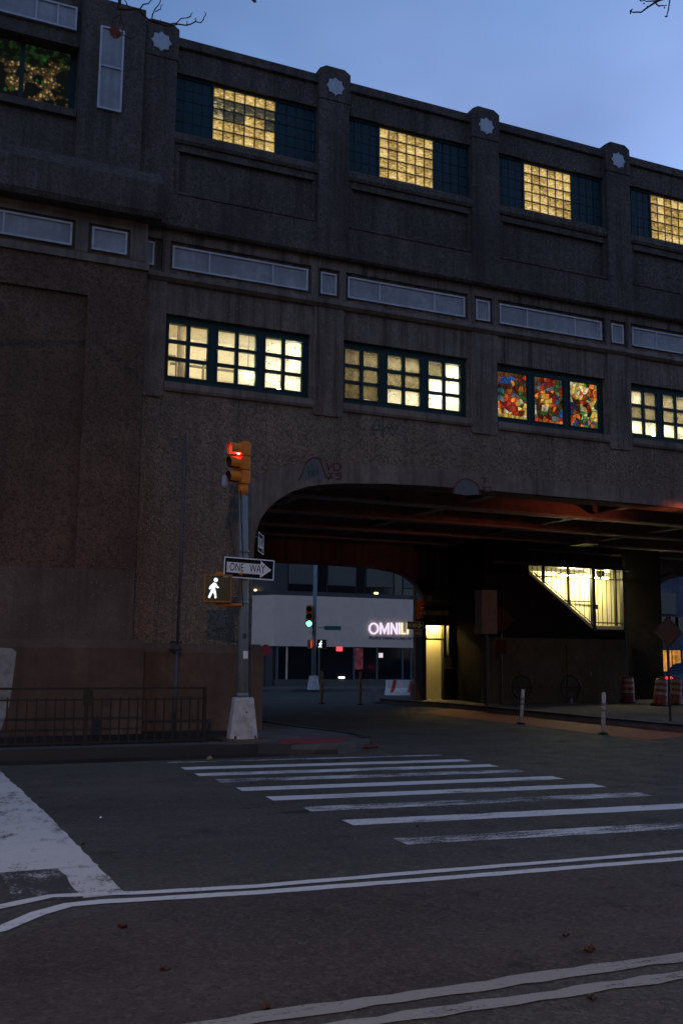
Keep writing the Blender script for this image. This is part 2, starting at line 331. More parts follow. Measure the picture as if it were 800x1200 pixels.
M['glassC'] = stained('stained glass mixed', 7.7, [grn, org, pal, yel, grn, pal, red_, blu, yel, grn])
dk = (.004, .006, .005)
M['glassDold'] = stained('dim stained glass', 2.2, [dk, dk, (.012, .07, .012), dk, (.03, .012, .006), dk, (.30, .19, .05), dk, (.45, .30, .08), dk])

def dotted(name):
    m, n, o = new_mat(name); g = N(n); co = g.coord(); v = g('ShaderNodeTexVoronoi'); v.inputs['Scale'].default_value = 17; g.link(co, v.inputs['Vector'])
    sp = g('ShaderNodeSeparateXYZ'); g.link(co, sp.inputs[0]); z = sp.outputs[2]; sc_ = g('ShaderNodeSeparateColor'); g.link(v.outputs['Color'], sc_.inputs[0])
    low = g.ramp(g.noise(g.coord((2.2, 1, 2.8)), 1.5, 2, .4), (.50, 0.), (.56, 1.)); dot = g.ramp(v.outputs['Distance'], (.20, 1.), (.46, .12))
    top = g.ramp(g.math('SUBTRACT', z, 12.0), (.05, 0.), (.32, 1.)); leafy = g.ramp(g.noise(co, 9, 3), (.48, 0.), (.62, 1.))
    c = g.mix(sc_.outputs[0], (.10, .05, .016), (.48, .33, .12)); c = g.mix(g.math('MULTIPLY', dot, low), (.004, .005, .005), c)
    c = g.mix(g.math('MULTIPLY', top, 1.), c, g.mix(leafy, (.003, .004, .003), (.010, .026, .008)))
    c = g.mix(g.math('GREATER_THAN', sc_.outputs[1], .985), c, (.010, .06, .012))
    e = g('ShaderNodeEmission'); g.link(c, e.inputs[0]); e.inputs[1].default_value = EM; g.link(e.outputs[0], o.inputs[0]); return m
M['glassD'] = dotted('dim dotted stained glass')
# ------------------------------------------------------------------ mesh helpers
class MB:
    def __init__(s): s.v = []; s.f = []
    def box(s, x0, x1, y0, y1, z0, z1):
        b = len(s.v)
        s.v += [(x, y, z) for z in (z0, z1) for y in (y0, y1) for x in (x0, x1)]
        s.f += [tuple(b+i for i in q) for q in ((0, 2, 3, 1), (4, 5, 7, 6), (0, 1, 5, 4), (2, 6, 7, 3), (0, 4, 6, 2), (1, 3, 7, 5))]
        return s
    def prism(s, poly, a, b, ax='y'):      # 2D outline swept along an axis
        k = len(s.v); n = len(poly)
        for t in (a, b):
            for p, q in poly: s.v.append((p, t, q) if ax == 'y' else ((t, p, q) if ax == 'x' else (p, q, t)))
        s.f.append(tuple(k+i for i in range(n))); s.f.append(tuple(k+n+i for i in reversed(range(n))))
        for i in range(n): j = (i+1) % n; s.f.append((k+i, k+j, k+n+j, k+n+i))
        return s
    def tube(s, pts, rad, n=8, cap=True):
        pts = [Vector(p) for p in pts]; rad = rad if isinstance(rad, (list, tuple)) else [rad]*len(pts); k = len(s.v)
        ref = None
        for i, p in enumerate(pts):
            d = (pts[min(i+1, len(pts)-1)]-pts[max(i-1, 0)]).normalized()
            if ref is None: ref = d.orthogonal().normalized()
            ref = (ref-d*ref.dot(d)).normalized(); bn = d.cross(ref)
            for j in range(n):
                a = 2*math.pi*j/n; s.v.append(tuple(p+(ref*math.cos(a)+bn*math.sin(a))*rad[i]))
        for i in range(len(pts)-1):
            for j in range(n):
                q = (j+1) % n; s.f.append((k+i*n+j, k+i*n+q, k+(i+1)*n+q, k+(i+1)*n+j))
        if cap: s.f.append(tuple(k+j for j in reversed(range(n)))); s.f.append(tuple(k+(len(pts)-1)*n+j for j in range(n)))
        return s
    def sheet(s, pts):
        k = len(s.v); s.v += [tuple(p) for p in pts]; s.f.append(tuple(range(k, k+len(pts)))); return s
    def mesh(s, name, off=(0, 0, 0)):
        me = bpy.data.meshes.new(name); me.from_pydata([(x-off[0], y-off[1], z-off[2]) for x, y, z in s.v], [], s.f)
        bm = bmesh.new(); bm.from_mesh(me); bmesh.ops.triangulate(bm, faces=[f for f in bm.faces if len(f.verts) > 4])
        bmesh.ops.recalc_face_normals(bm, faces=bm.faces); bm.to_mesh(me); bm.free(); return me
    def build(s, name, mat, parent=None, off=(0, 0, 0), smooth=False, bevel=0.):
        me = s.mesh(name, off); me.materials.append(M[mat])
        if smooth: me.shade_smooth()
        o = bpy.data.objects.new(name, me); C.objects.link(o)
        if parent: o.parent = parent
        if bevel: b = o.modifiers.new('edge', 'BEVEL'); b.width = bevel; b.segments = 2; b.limit_method = 'ANGLE'
        return o
def tag(o, label=None, cat=None, group=None, kind=None):
    if label: o['label'] = label
    if cat: o['category'] = cat
    if group: o['group'] = group
    if kind: o['kind'] = kind
    return o
def thing(name, label, cat, loc=(0, 0, 0), rotz=0., group=None):
    o = bpy.data.objects.new(name, None); C.objects.link(o); o.location = loc; o.rotation_euler = (0, 0, rotz); o.empty_display_size = .2
    return tag(o, label, cat, group)
def piece(name, me, loc, parent, mat=None, rot=None):
    o = bpy.data.objects.new(name, me); C.objects.link(o); o.parent = parent; o.location = loc
    if rot: o.rotation_euler = rot
    if mat: o.material_slots[0].link = 'OBJECT'; o.material_slots[0].material = M[mat]
    return o
def boxmesh(name, sx, sy, sz, mat):
    me = MB().box(-sx/2, sx/2, -sy/2, sy/2, -sz/2, sz/2).mesh(name); me.materials.append(M[mat]); return me
def text(s, name, mat, parent, loc, size, rot=(R(90), 0, 0), depth=.002, sx=1., align='CENTER', label=None):
    cu = bpy.data.curves.new(name, 'FONT'); cu.body = s; cu.size = size; cu.extrude = depth; cu.align_x = align; cu.align_y = 'CENTER'; cu.resolution_u = 3
    t = bpy.data.objects.new(name, cu); C.objects.link(t); dg = bpy.context.evaluated_depsgraph_get()
    me = bpy.data.meshes.new_from_object(t.evaluated_get(dg)); bpy.data.objects.remove(t)
    me.materials.clear(); me.materials.append(M[mat]); o = bpy.data.objects.new(name, me); C.objects.link(o); o.parent = parent
    o.location = loc; o.rotation_euler = rot; o.scale = (sx, 1, 1)
    if label: o['label'] = label
    return o
def children(o): return [c for c in bpy.data.objects if c.parent == o]
def copy_tree(o, parent=None):
    c = o.copy(); C.objects.link(c); c.parent = parent
    for ch in children(o): copy_tree(ch, c)
    return c

# ================================================================== ground, roads, pavements
def ground_sheet(name, mat, x0, x1, ys, dz, kind='structure'):
    b = MB()
    for y in ys: b.v += [(x0, y, gz(y)+dz), (x1, y, gz(y)+dz)]
    for i in range(len(ys)-1): b.f.append((2*i, 2*i+1, 2*i+3, 2*i+2))
    return tag(b.build(name, mat), kind=kind)
ground = ground_sheet('road', 'asph', -300, 400, [-60, 30, 60, 120, 400], 0)
lane = tag(MB().sheet([(-60, 4.25, .003), (60, 4.05, .003), (60, 5.2, .003), (5.6, 6.05, .003), (1.5, 6.25, .003), (.63, 5.8, .003), (-60, 5.6, .003)]).build('brown_lane', 'lane'), kind='structure')
def strip(pts, wd, z, jag=0.):
    """a painted band along ground points, edges slightly ragged"""
    b = MB(); out = []; P_ = [Vector((p[0], p[1])) for p in pts]; dense = []
    for i in range(len(P_)-1):
        n = max(1, int((P_[i+1]-P_[i]).length/.12))
        dense += [P_[i].lerp(P_[i+1], k/n) for k in range(n)]
    dense.append(P_[-1])
    for i, p in enumerate(dense):
        d = (dense[min(i+1, len(dense)-1)]-dense[max(i-1, 0)]).normalized(); nn = Vector((-d.y, d.x))
        for sgn in (1, -1): q = p+nn*sgn*(wd/2+random.uniform(-jag, jag)); b.v.append((q.x, q.y, z+gz(q.y)))
    for i in range(len(dense)-1): b.f.append((2*i, 2*i+1, 2*i+3, 2*i+2))
    return b
def mark(name, b, mat, parent=None): return b.build(name, mat, ground)
ups = [(0, 1064), (60, 1051), (110, 1048.5), (160, 1047.5), (300, 1039.5), (500, 1022.5), (800, 998.5)]
los = [(0, 1090), (45, 1071.5), (80, 1061.5), (120, 1057.5), (160, 1055.5), (300, 1047), (500, 1031.5), (800, 1007)]
def gpts(l, extra): return [extra]+[atZ(*p)[:2] for p in l]
a_ = gpts(ups, (-.6, 6.25)); a_.append((14, 5.95)); b_ = gpts(los, (-.35, 5.35)); b_.append((14, 5.72))
mark('lane_line', strip(a_, .095, .0065, .006), 'white'); mark('lane_line', strip(b_, .105, .0065, .006), 'white')
mark('lane_line', strip([(-2, 4.12), (1.5, 4.145), (3.76, 4.14), (12, 4.1)], .12, .0065, .014), 'whitegrey')
mark('lane_line', strip([(-2, 3.90), (1.7, 3.93), (3.6, 3.91), (12, 3.88)], .10, .0065, .014), 'whitegrey')
mark('stop_line', strip([(1.11, 7.42), (1.10, 10), (1.02, 13.95)], .66, .0035, .010), 'stopwhite')
mark('stop_line', strip([(1.31, 6.5), (1.305, 7.43)], .27, .0035, .008), 'stopwhite')
mark('stop_line', strip([(.975, 6.52), (.975, 7.43)], .40, .0036, .012), 'stopworn')
for i, y in enumerate([13.9, 13.12, 12.40, 11.72, 10.93, 10.13, 9.33, 8.46, 7.47]):
    xl = [3.6, 3.6, 3.58, 3.65, 3.65, 3.72, 3.81, 3.86, 3.88][i]
    mark('crosswalk_bar', strip([(xl, y), (7.75, y-.30)], .14 if i == 0 else .30, .0035, .008), 'whiteworn' if i in (0, 3, 6, 8) else 'white')
# bike lane under the viaduct
tag(MB().sheet([(12.93, 14.9, .004), (14.98, 15.6, .004), (14.98, 25.5, .004), (12.97, 24, .004)]).build('red_bike_lane', 'redlane'), kind='structure')
mark('lane_line', strip([(12.6, 14.2), (12.88, 16.2), (12.97, 19.2), (12.97, 24)], .12, .0065, .01), 'redlane')

# near sidewalk with its steel-faced kerb and the red ramp at the corner
front = [(-40, 14.72), (5.2, 14.72), (5.64, 14.45)]
arc = [(5.95, 14.28), (6.31, 14.22), (6.72, 14.45), (7.04, 14.87), (7.38, 15.35), (7.6, 15.9), (7.55, 16.8), (7.3, 18.2), (7.2, 20), (7.2, 28.2)]
ed = front+arc
b = MB(); kb = MB()
poly = ed+[(6.2, 28.2), (6.2, 17.9), (-40, 17.9)]
b.prism(poly, .0, .13, 'z'); sw = tag(b.build('sidewalk', 'walk'), kind='structure')
for i in range(len(ed)-1):
    p, q = Vector(ed[i]), Vector(ed[i+1]); d = (q-p).normalized(); nn = Vector((d.y, -d.x))
    low = .075 if 2 <= i <= 6 else .145
    p2, q2 = p-nn*.16, q-nn*.16; p1, q1 = p+nn*.004, q+nn*.004
    kb.v += [(p1.x, p1.y, -.01), (q1.x, q1.y, -.01), (q1.x, q1.y, low), (p1.x, p1.y, low), (p2.x, p2.y, low+.002), (q2.x, q2.y, low+.002)]
    k = len(kb.v)-6; kb.f += [(k, k+1, k+2, k+3), (k+3, k+2, k+5, k+4)]
kb.build('kerb', 'kerb', sw)
MB().sheet([(5.55, 14.75, .1345), (6.55, 14.72, .1345), (7.05, 15.45, .1345), (5.85, 15.5, .1345)]).build('tactile_ramp', 'redtile', sw)
tag(MB().prism([(-40, 15.5), (5.05, 15.5), (5.35, 16.2), (5.9, 17.55), (-40, 17.55)], .1, .138, 'z').build('dirt_strip', 'soil'), kind='structure')
tag(MB().sheet([(-40, 14.3, .004), (5.5, 14.2, .004), (5.6, 14.42, .004), (5.2, 14.70, .004), (-40, 14.70, .004)]).build('gutter', 'soil'), kind='structure')
# plaza side on the right
pz = [(40, 15.0), (16.6, 15.0), (15.6, 15.3), (15.1, 16.0), (15.0, 17), (15.0, 24.9), (14.85, 26.0), (14.4, 27.0), (14.3, 28.9), (14.6, 29.6), (15.4, 30), (40, 30)]
plz = tag(MB().prism(pz, 0, .15, 'z').build('plaza_pavement', 'walk'), kind='structure')
kb = MB()
for i in range(1, len(pz)-1):
    p, q = Vector(pz[i]), Vector(pz[i+1]); d = (q-p).normalized(); nn = Vector((-d.y, d.x))
    p1, q1, p2, q2 = p+nn*-.004, q+nn*-.004, p+nn*.16, q+nn*.16
    kb.v += [(p1.x, p1.y, 0), (q1.x, q1.y, 0), (q1.x, q1.y, .154), (p1.x, p1.y, .154), (p2.x, p2.y, .156), (q2.x, q2.y, .156)]; k = len(kb.v)-6
    kb.f += [(k, k+1, k+2, k+3), (k+3, k+2, k+5, k+4)]
kb.build('kerb', 'smooth', plz)
# far pavement in front of the shops
b = MB()
for y, dz in ((44.0, 0), (44.02, .15), (52, .15), (120, .15)): b.v += [(-60, y, gz(y)+dz), (160, y, gz(y)+dz)]
b.f += [(2*i, 2*i+1, 2*i+3, 2*i+2) for i in range(3)]
tag(b.build('far_sidewalk', 'walk'), kind='structure')

# ================================================================== viaduct
P, AX, BW, NB = 17.71, 3.94, 3.625, 5
V0 = (3.94, 17.71, 0)
via = thing('railway_viaduct', 'dark concrete elevated station viaduct with lit windows and wide road arch', 'viaduct', V0)
def vb(b, name, mat, parent=None, **k): return b.build(name, mat, parent or via, off=V0, **k)
XR = AX+NB*BW+.33     # right end of the built bays
archL = [(6.09, .02), (6.085, 3.3), (6.09, 3.51), (6.12, 3.76), (6.19, 4.01), (6.34, 4.23), (6.55, 4.43), (6.81, 4.6), (7.16, 4.735), (7.5, 4.8), (7.89, 4.85), (8.83, 4.92), (9.8, 4.955), (11.5, 4.97)]
XM = 13.4
arch = archL+[(2*XM-x, z) for x, z in reversed(archL)]
outL = [(5.86, 2.6), (5.79, 3.1), (5.68, 3.49), (5.60, 3.97), (5.66, 4.38), (5.85, 4.62), (6.11, 4.82), (6.42, 5.0), (6.8, 5.13), (7.3, 5.21), (7.88, 5.26), (9.8, 5.32), (12, 5.32)]
outr = outL+[(2*XM-x, z) for x, z in reversed(outL)]
# spandrel wall (pebbledash) and smooth arch band
vb(MB().prism([(3.5, .02)]+arch+[(23.5, .02), (23.5, 6.22), (3.5, 6.22)], P, P+.62), 'spandrel_wall', 'pebble')
vb(MB().prism(outr+[p for p in reversed(arch[1:-1])], P-.035, P+.1), 'arch_band', 'smooth')
# window storey wall around the openings
WZ0, WZ1 = 6.5, 7.8
wl = MB(); 
for i in range(-0, NB):
    a = AX+i*BW
    wl.box(a+.31, a+3.24, P, P+.35, 6.22, WZ0); wl.box(a+.31, a+3.24, P, P+.35, WZ1, 8.52); wl.box(a-.385, a+.31, P, P+.35, 6.22, 8.52)
a = AX+NB*BW; wl.box(a-.385, 23.5, P, P+.35, 6.22, 8.52)
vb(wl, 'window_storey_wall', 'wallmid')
for i in range(NB+1):
    a = AX+i*BW
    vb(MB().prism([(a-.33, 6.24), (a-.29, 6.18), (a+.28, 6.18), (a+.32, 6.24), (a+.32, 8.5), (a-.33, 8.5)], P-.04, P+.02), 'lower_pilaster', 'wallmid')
    if i < NB:
        vb(MB().prism([(P-.075, 6.36), (P-.05, 6.31), (P+.05, 6.31), (P+.05, 6.495), (P-.06, 6.48)], a+.325, a+3.29, 'x'), 'window_sill', 'smooth')
# frieze of pale panels
FZ0, FZ1 = 8.50, 9.40
fr = MB(); YF = P-.075
def pocket(x0, x1):   # part of the frieze with an opening
    fr.box(x0, x1, YF, P+.1, FZ0, 8.60); fr.box(x0, x1, YF, P+.1, 9.20, FZ1)
xs_ = []
for i in range(NB+1):
    a = AX+i*BW; xs_ += [(a-.25, a+.20)]
    if i < NB: xs_ += [(a+.34, a+3.21)]
cur = 3.5
for x0, x1 in xs_:
    fr.box(cur, x0, YF, P+.1, FZ0, FZ1); pocket(x0, x1); fr.box(x0, x1, P+.0, P+.1, 8.60, 9.20); cur = x1
fr.box(cur, 23.5, YF, P+.1, FZ0, FZ1)
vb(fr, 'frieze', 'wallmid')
vb(MB().prism([(P-.13, 8.46), (P-.06, 8.40), (P+.02, 8.40), (P+.02, 8.49), (P-.077, 8.56), (P-.12, 8.53)], 3.62, 23.5, 'x'), 'frieze_ledge', 'smooth')
def frieze_panel(x0, x1, z0, z1, y, divs, off=V0, parent=None, vertical=False):
    f = vb(MB().box(x0, x1, y-.02, y+.03, z0, z1), 'frieze_panel', 'panel', parent)
    t = .035; bars = [(x0, x1, z1-t, z1), (x0, x1, z0, z0+t), (x0, x0+t, z0+t+.001, z1-t-.001), (x1-t, x1, z0+t+.001, z1-t-.001)]
    for d in divs: bars.append((x0+t+.001, x1-t-.001, d-t*.4, d+t*.4) if vertical else (d-t*.4, d+t*.4, z0+t+.001, z1-t-.001))
    for q in bars: vb(MB().box(q[0], q[1], y-.05, y-.021, q[2], q[3]), 'panel_frame', 'pframe', f)
    return f
for i in range(NB+1):
    a = AX+i*BW
    if i: frieze_panel(a-.20, a+.15, 8.675, 9.13, P, [])
    else: frieze_panel(a-.14, a+.05, 8.675, 9.13, P, [])
    if i < NB: frieze_panel(a+.40, a+3.15, 8.68, 9.13, P, [a+1.12, a+2.41])
# upper storey
YU = P-.14
uw = MB()
for i in range(NB):
    a = AX+i*BW; x0, x1 = a+.25, a+BW-.25
    uw.box(x0, x1, YU-.07, P+.3, 9.47, 10.06); uw.box(x0, x1, YU, P+.3, 10.06, 10.17); uw.box(x0, a+.44, YU, P+.3, 10.17, 10.98); uw.box(a+3.19, x1, YU, P+.3, 10.17, 10.98)
    uw.box(a+.44, a+3.19, YU+.07, P+.3, 10.17, 10.98); uw.box(x0, x1, YU, P+.3, 10.98, 11.36)
    uw.box(x0, x1, YU+.04, P+.3, 12.61, 13.14)
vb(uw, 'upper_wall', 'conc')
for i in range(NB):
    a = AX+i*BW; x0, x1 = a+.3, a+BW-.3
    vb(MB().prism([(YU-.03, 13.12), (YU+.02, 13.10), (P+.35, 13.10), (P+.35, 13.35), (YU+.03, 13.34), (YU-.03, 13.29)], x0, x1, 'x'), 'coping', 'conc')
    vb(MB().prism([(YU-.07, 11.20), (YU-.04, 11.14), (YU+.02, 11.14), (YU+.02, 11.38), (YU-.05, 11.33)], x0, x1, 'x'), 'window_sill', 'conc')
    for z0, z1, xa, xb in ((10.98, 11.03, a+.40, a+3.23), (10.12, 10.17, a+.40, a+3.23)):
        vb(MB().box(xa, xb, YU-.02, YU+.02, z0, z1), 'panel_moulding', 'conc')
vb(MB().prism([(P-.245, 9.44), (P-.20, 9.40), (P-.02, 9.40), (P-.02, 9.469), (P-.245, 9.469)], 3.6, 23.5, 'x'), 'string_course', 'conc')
star_pts = []
for k in range(16):
    r_ = .20 if k % 2 == 0 else .158; t_ = math.pi/8*k; star_pts.append((r_*math.cos(t_), r_*math.sin(t_)))
for i in range(NB+1):
    a = AX+i*BW-.01
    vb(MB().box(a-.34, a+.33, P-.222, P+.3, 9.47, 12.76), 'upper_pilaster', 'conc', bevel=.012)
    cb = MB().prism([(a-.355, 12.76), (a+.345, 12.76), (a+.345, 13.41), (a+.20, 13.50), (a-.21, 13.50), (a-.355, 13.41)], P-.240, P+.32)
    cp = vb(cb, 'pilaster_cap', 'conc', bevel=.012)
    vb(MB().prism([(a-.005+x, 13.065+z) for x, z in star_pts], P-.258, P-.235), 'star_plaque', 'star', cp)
# glass block windows
GW = boxmesh('glass_block', .198, .05, .200, 'gold')
GT = boxmesh('dark_block', .160, .05, .200, 'tealglass')
for i in range(NB):
    a = AX+i*BW; YW = YU+.16
    fb = MB()
    zb, zt = 11.36, 12.61
    xa, xb = a+.31, a+3.28
    fb.box(xa, xb, YW-.05, YW+.04, zb, zb+.09); fb.box(xa, xb, YW-.05, YW+.04, zt-.05, zt)
    for x in (xa, a+1.07, a+2.40, xb-.04): fb.box(x, x+.04, YW-.05, YW+.04, zb+.09, zt-.05)
    z_lo, z_hi = zb+.09, zt-.05; dz = (z_hi-z_lo)/5
    grid = MB()
    def gridlines(x0, x1, nx):
        dx = (x1-x0)/nx
        for k in range(1, nx): grid.box(x0+k*dx-.008, x0+k*dx+.008, YW-.033, YW+.03, z_lo, z_hi)
        for k in range(1, 5): grid.box(x0, x1, YW-.032, YW+.029, z_lo+k*dz-.008, z_lo+k*dz+.008)
    secs = [(xa+.04, a+1.07, 4, GT), (a+1.11, a+2.40, 6, GW), (a+2.44, xb-.04, 4, GT)]
    for q in secs: gridlines(*q[:3])
    win = vb(fb, 'glass_block_window', 'green'); vb(grid, 'glazing_grid', 'tealgrid', win)
    if i < 4:
        for (x0, x1, nx, me) in secs:
            dx = (x1-x0)/nx
            for c_ in range(nx):
                for r_ in range(5):
                    o = piece('glass_block', me, (x0+(c_+.5)*dx-V0[0], YW-V0[1]+random.uniform(-.003, .003), z_lo+(r_+.5)*dz), win,
                              'golddim' if (me is GW and i == 0 and r_ in (2, 3) and not (c_ in (3, 4) and r_ == 2)) else None)
                    o.rotation_euler = (random.uniform(-.02, .02), 0, random.uniform(-.02, .02))
    else:
        st = MB()
        for (x0, x1, nx, me) in secs:
            if me is GT:
                st.box(x0, x1, YW-.025, YW+.025, z_lo, z_hi)
        tag(vb(st, 'glass_block', 'tealglass', win), kind='stuff')
        tag(vb(MB().box(a+1.11, a+2.40, YW-.025, YW+.025, z_lo, z_hi), 'glass_block', 'gold', win), kind='stuff')
# composed stained glass: irregular pieces held in dark lead
def glass_piece_mat(name, col):
    m, n, o = new_mat(name); g = N(n); co = wpos(g); oi = g('ShaderNodeObjectInfo'); f = g.noise(co, 16, 4, .65); f2 = g.noise(co, 2.5, 2)
    b = g.math('MULTIPLY', g.ramp(f, (.3, .35), (.7, 1.15)), g.math('ADD', .45, oi.outputs['Random'])); b = g.math('MULTIPLY', b, g.ramp(f2, (.35, .45), (.6, 1.1)))
    e = g('ShaderNodeEmission'); e.inputs[0].default_value = col+(1,); g.link(g.math('MULTIPLY', b, EM*.85), e.inputs[1]); g.link(e.outputs[0], o.inputs[0]); return m
for k_, c_ in dict(blue=(.03, .09, .30), dred=(.28, .025, .02), red=(.62, .06, .03), orange=(.80, .22, .035), yellow=(.90, .60, .11), pale=(.85, .76, .48), green=(.09, .24, .05), dgreen=(.04, .08, .03), brown=(.12, .045, .02), grey=(.16, .19, .19), teal=(.03, .18, .20)).items(): M['sg_'+k_] = glass_piece_mat('stained '+k_, c_)
def sg_colour(p, u, v, rnd):
    d = lambda a, b, sx=1., sy=1.: math.hypot((u-a)/sx, (v-b)/sy)
    if p == 0:
        if v > .93: return 'brown'
        if d(.35, .80, 1., .55) < .27 and v > .78: return 'blue'
        if v < .10: return ('yellow', 'pale')[rnd < .4]
        if abs(d(.42, .20, 1., .75)-.22) < .07: return ('dred', 'red')[rnd < .4]
        if d(.42, .20, 1., .75) < .2: return ('pale', 'yellow', 'dred')[int(rnd*3)]
        if abs((v-.22)-(.62-u)*.55) < .04 and u > .5: return 'brown'
        if d(.82, .46, .5, 1.) < .20: return ('green', 'pale')[rnd < .25]
        if u > .55 and .18 < v < .42: return ('red', 'orange', 'yellow')[int(rnd*3)]
        if u < .25 and .4 < v < .65: return ('teal', 'dgreen', 'grey')[int(rnd*3)]
        if v < .36: return ('yellow', 'orange', 'dred')[int(rnd*3)]
        return ('dred', 'red', 'brown', 'brown', 'orange', 'dgreen', 'grey')[int(rnd*7)]
    if p == 1:
        if v < .11: return ('orange', 'red')[rnd < .3]
        if v < .20: return ('brown', 'grey', 'dred')[int(rnd*3)]
        if d(.42, .12, 1., .5) < .36 and v < .30: return ('green', 'dgreen')[rnd < .3]
        if d(.40, .44, .9, .75) < .30: return ('yellow', 'yellow', 'orange', 'pale', 'brown')[int(rnd*5)]
        if u > .72 and .2 < v < .62: return ('blue', 'teal', 'dred', 'brown')[int(rnd*4)]
        if d(.82, .80, .6, 1.) < .16: return ('green', 'dgreen')[rnd < .5]
        if u < .16 and v < .45: return ('pale', 'grey')[rnd < .4]
        if v > .74: return ('red', 'dred', 'brown', 'grey')[int(rnd*4)]
        return ('dred', 'red', 'brown', 'brown', 'orange')[int(rnd*5)]
    if abs(d(.84, .82)-.12) < .05: return 'orange'
    if d(.84, .82) < .08: return 'dred'
    if abs((v-.62)-(u-.55)*-1.2) < .07 and .35 < u < .75: return 'red'
    if d(.0, .62) < .62 and v > .60: return ('pale', 'yellow', 'yellow', 'orange')[int(rnd*4)]
    if abs(d(.0, .25)-.38) < .06: return 'brown'
    if d(.0, .25) < .34: return ('orange', 'red', 'orange', 'blue')[int(rnd*4)]
    if v < .20 and u > .45: return ('blue', 'dgreen', 'green', 'orange')[int(rnd*4)]
    if u > .55: return ('green', 'yellow', 'green', 'dgreen', 'pale')[int(rnd*5)]
    return ('yellow', 'green', 'dgreen', 'orange', 'pale')[int(rnd*5)]
def stained_pieces(p, x0, x1, z0, z1, y, win):
    rr = random.Random(40+p); nx, nz_ = 8, 11; pt = {}
    vb(MB().box(x0, x1, y+.012, y+.02, z0, z1), 'lead_backing', 'black', win)
    for a in range(nx+1):
        for b in range(nz_+1):
            ju = 0 if a in (0, nx) else rr.uniform(-.42, .42); jv = 0 if b in (0, nz_) else rr.uniform(-.42, .42)
            pt[a, b] = ((a+ju)/nx, (b+jv)/nz_)
    for a in range(nx):
        for b in range(nz_):
            q = [pt[a, b], pt[a+1, b], pt[a+1, b+1], pt[a, b+1]]; cu, cv = sum(t[0] for t in q)/4, sum(t[1] for t in q)/4
            tri = [q] if rr.random() < .7 else [[q[0], q[1], q[2]], [q[0], q[2], q[3]]]
            for t in tri:
                cu, cv = sum(w_[0] for w_ in t)/len(t), sum(w_[1] for w_ in t)/len(t)
                poly = [(x0+(x1-x0)*(cu+(w_[0]-cu)*.87), z0+(z1-z0)*(cv+(w_[1]-cv)*.89)) for w_ in t]
                vb(MB().prism(poly, y, y+.006), 'glass_piece', 'sg_'+sg_colour(p, cu, cv, rr.random()), win)
# casement windows of the lit storey
PM = boxmesh('pane', .335, .012, .295, 'pane')
for i in range(NB):
    a = AX+i*BW; Y0 = P+.10
    fb = MB(); xa, xb = a+.315, a+3.235
    cas = [(a+.42, a+1.18), (a+1.38, a+2.14), (a+2.34, a+3.10)]
    fb.box(xa, xb, Y0, Y0+.1, WZ0, 6.64); fb.box(xa, xb, Y0, Y0+.1, 7.655, WZ1)
    for x0, x1 in ((xa, cas[0][0]), (cas[0][1], cas[1][0]), (cas[1][1], cas[2][0]), (cas[2][1], xb)): fb.box(x0, x1, Y0, Y0+.1, 6.64, 7.655)
    if i != 2:
        for x0, x1 in cas:
            xm = (x0+x1)/2
            fb.box(xm-.037, xm+.037, Y0+.012, Y0+.075, 6.64, 7.655)
            for k in (1, 2):
                z = 6.64+k*1.015/3
                fb.box(x0, xm-.037, Y0+.016, Y0+.072, z-.034, z+.034); fb.box(xm+.037, x1, Y0+.016, Y0+.072, z-.034, z+.034)
    for x0, x1 in cas:   # raised casement edge
        for q in ((x0-.045, x1+.045, 7.66, 7.69), (x0-.045, x1+.045, 6.605, 6.635)): fb.box(q[0], q[1], Y0-.015, Y0, q[2], q[3])
        for q in ((x0-.045, x0-.015), (x1+.015, x1+.045)): fb.box(q[0], q[1], Y0-.0151, Y0, 6.6351, 7.6599)
    win = vb(fb, 'casement_window', 'green')
    if i == 2:
        for k, (x0, x1) in enumerate(cas):
            stained_pieces(k, x0-.008, x1+.008, 6.632, 7.663, Y0+.04, win)
    else:
        for q_, (x0, x1) in enumerate(cas):
            for xc in ((x0+(x0+x1)/2)/2-.018, (x1+(x0+x1)/2)/2+.018):
                for k in range(3):
                    piece('pane', PM, (xc-V0[0], Y0+.05-V0[1], 6.64+(k+.5)*1.015/3), win, {0: ('panefrost' if q_ == 2 or (q_ == 1 and k == 0 and xc > (x0+x1)/2) else 'pane'), 1: ('panedirty' if q_ == 0 or (q_ == 1 and k > 0) or (q_ == 2 and k == 2 and xc < (x0+x1)/2) else 'panefrost'), 3: ('panedirty' if k > 0 and random.random() < .75 else 'panefrost')}.get(i))
# lit passage behind the casements
x0, x1, y0, y1, z0, z1 = 3.95, 22.3, P+.352, P+3.0, 5.75, 8.35
rm = MB()
rm.box(x0, x1, y1, y1+.1, z0, z1); rm.box(x0-.1, x0, y0, y1+.1, z0, z1); rm.box(x1, x1+.1, y0, y1+.1, z0, z1)
rm.box(x0-.1, x1+.1, y0-.0, y1+.1, z0-.1, z0); rm.box(x0-.1, x1+.1, y0, y1+.1, z1, z1+.1)
vb(rm, 'passage_room', 'cream')
for x in (5.6, 9.3, 12.8, 16.5, 20.2):
    x_, y, z = x, P+.62, 8.12
    vb(MB().box(x-.6, x+.6, y-.05, y+.05, z-.035, z+.035), 'fluorescent_lamp', 'tube')
    vb(MB().box(x-.63, x+.63, y-.09, y+.09, z+.04, z+.07).tube([(x-.4, y, z+.07), (x-.4, y, z1)], .012).tube([(x+.4, y, z+.07), (x+.4, y, z1)], .012), 'lamp_fitting', 'grey')
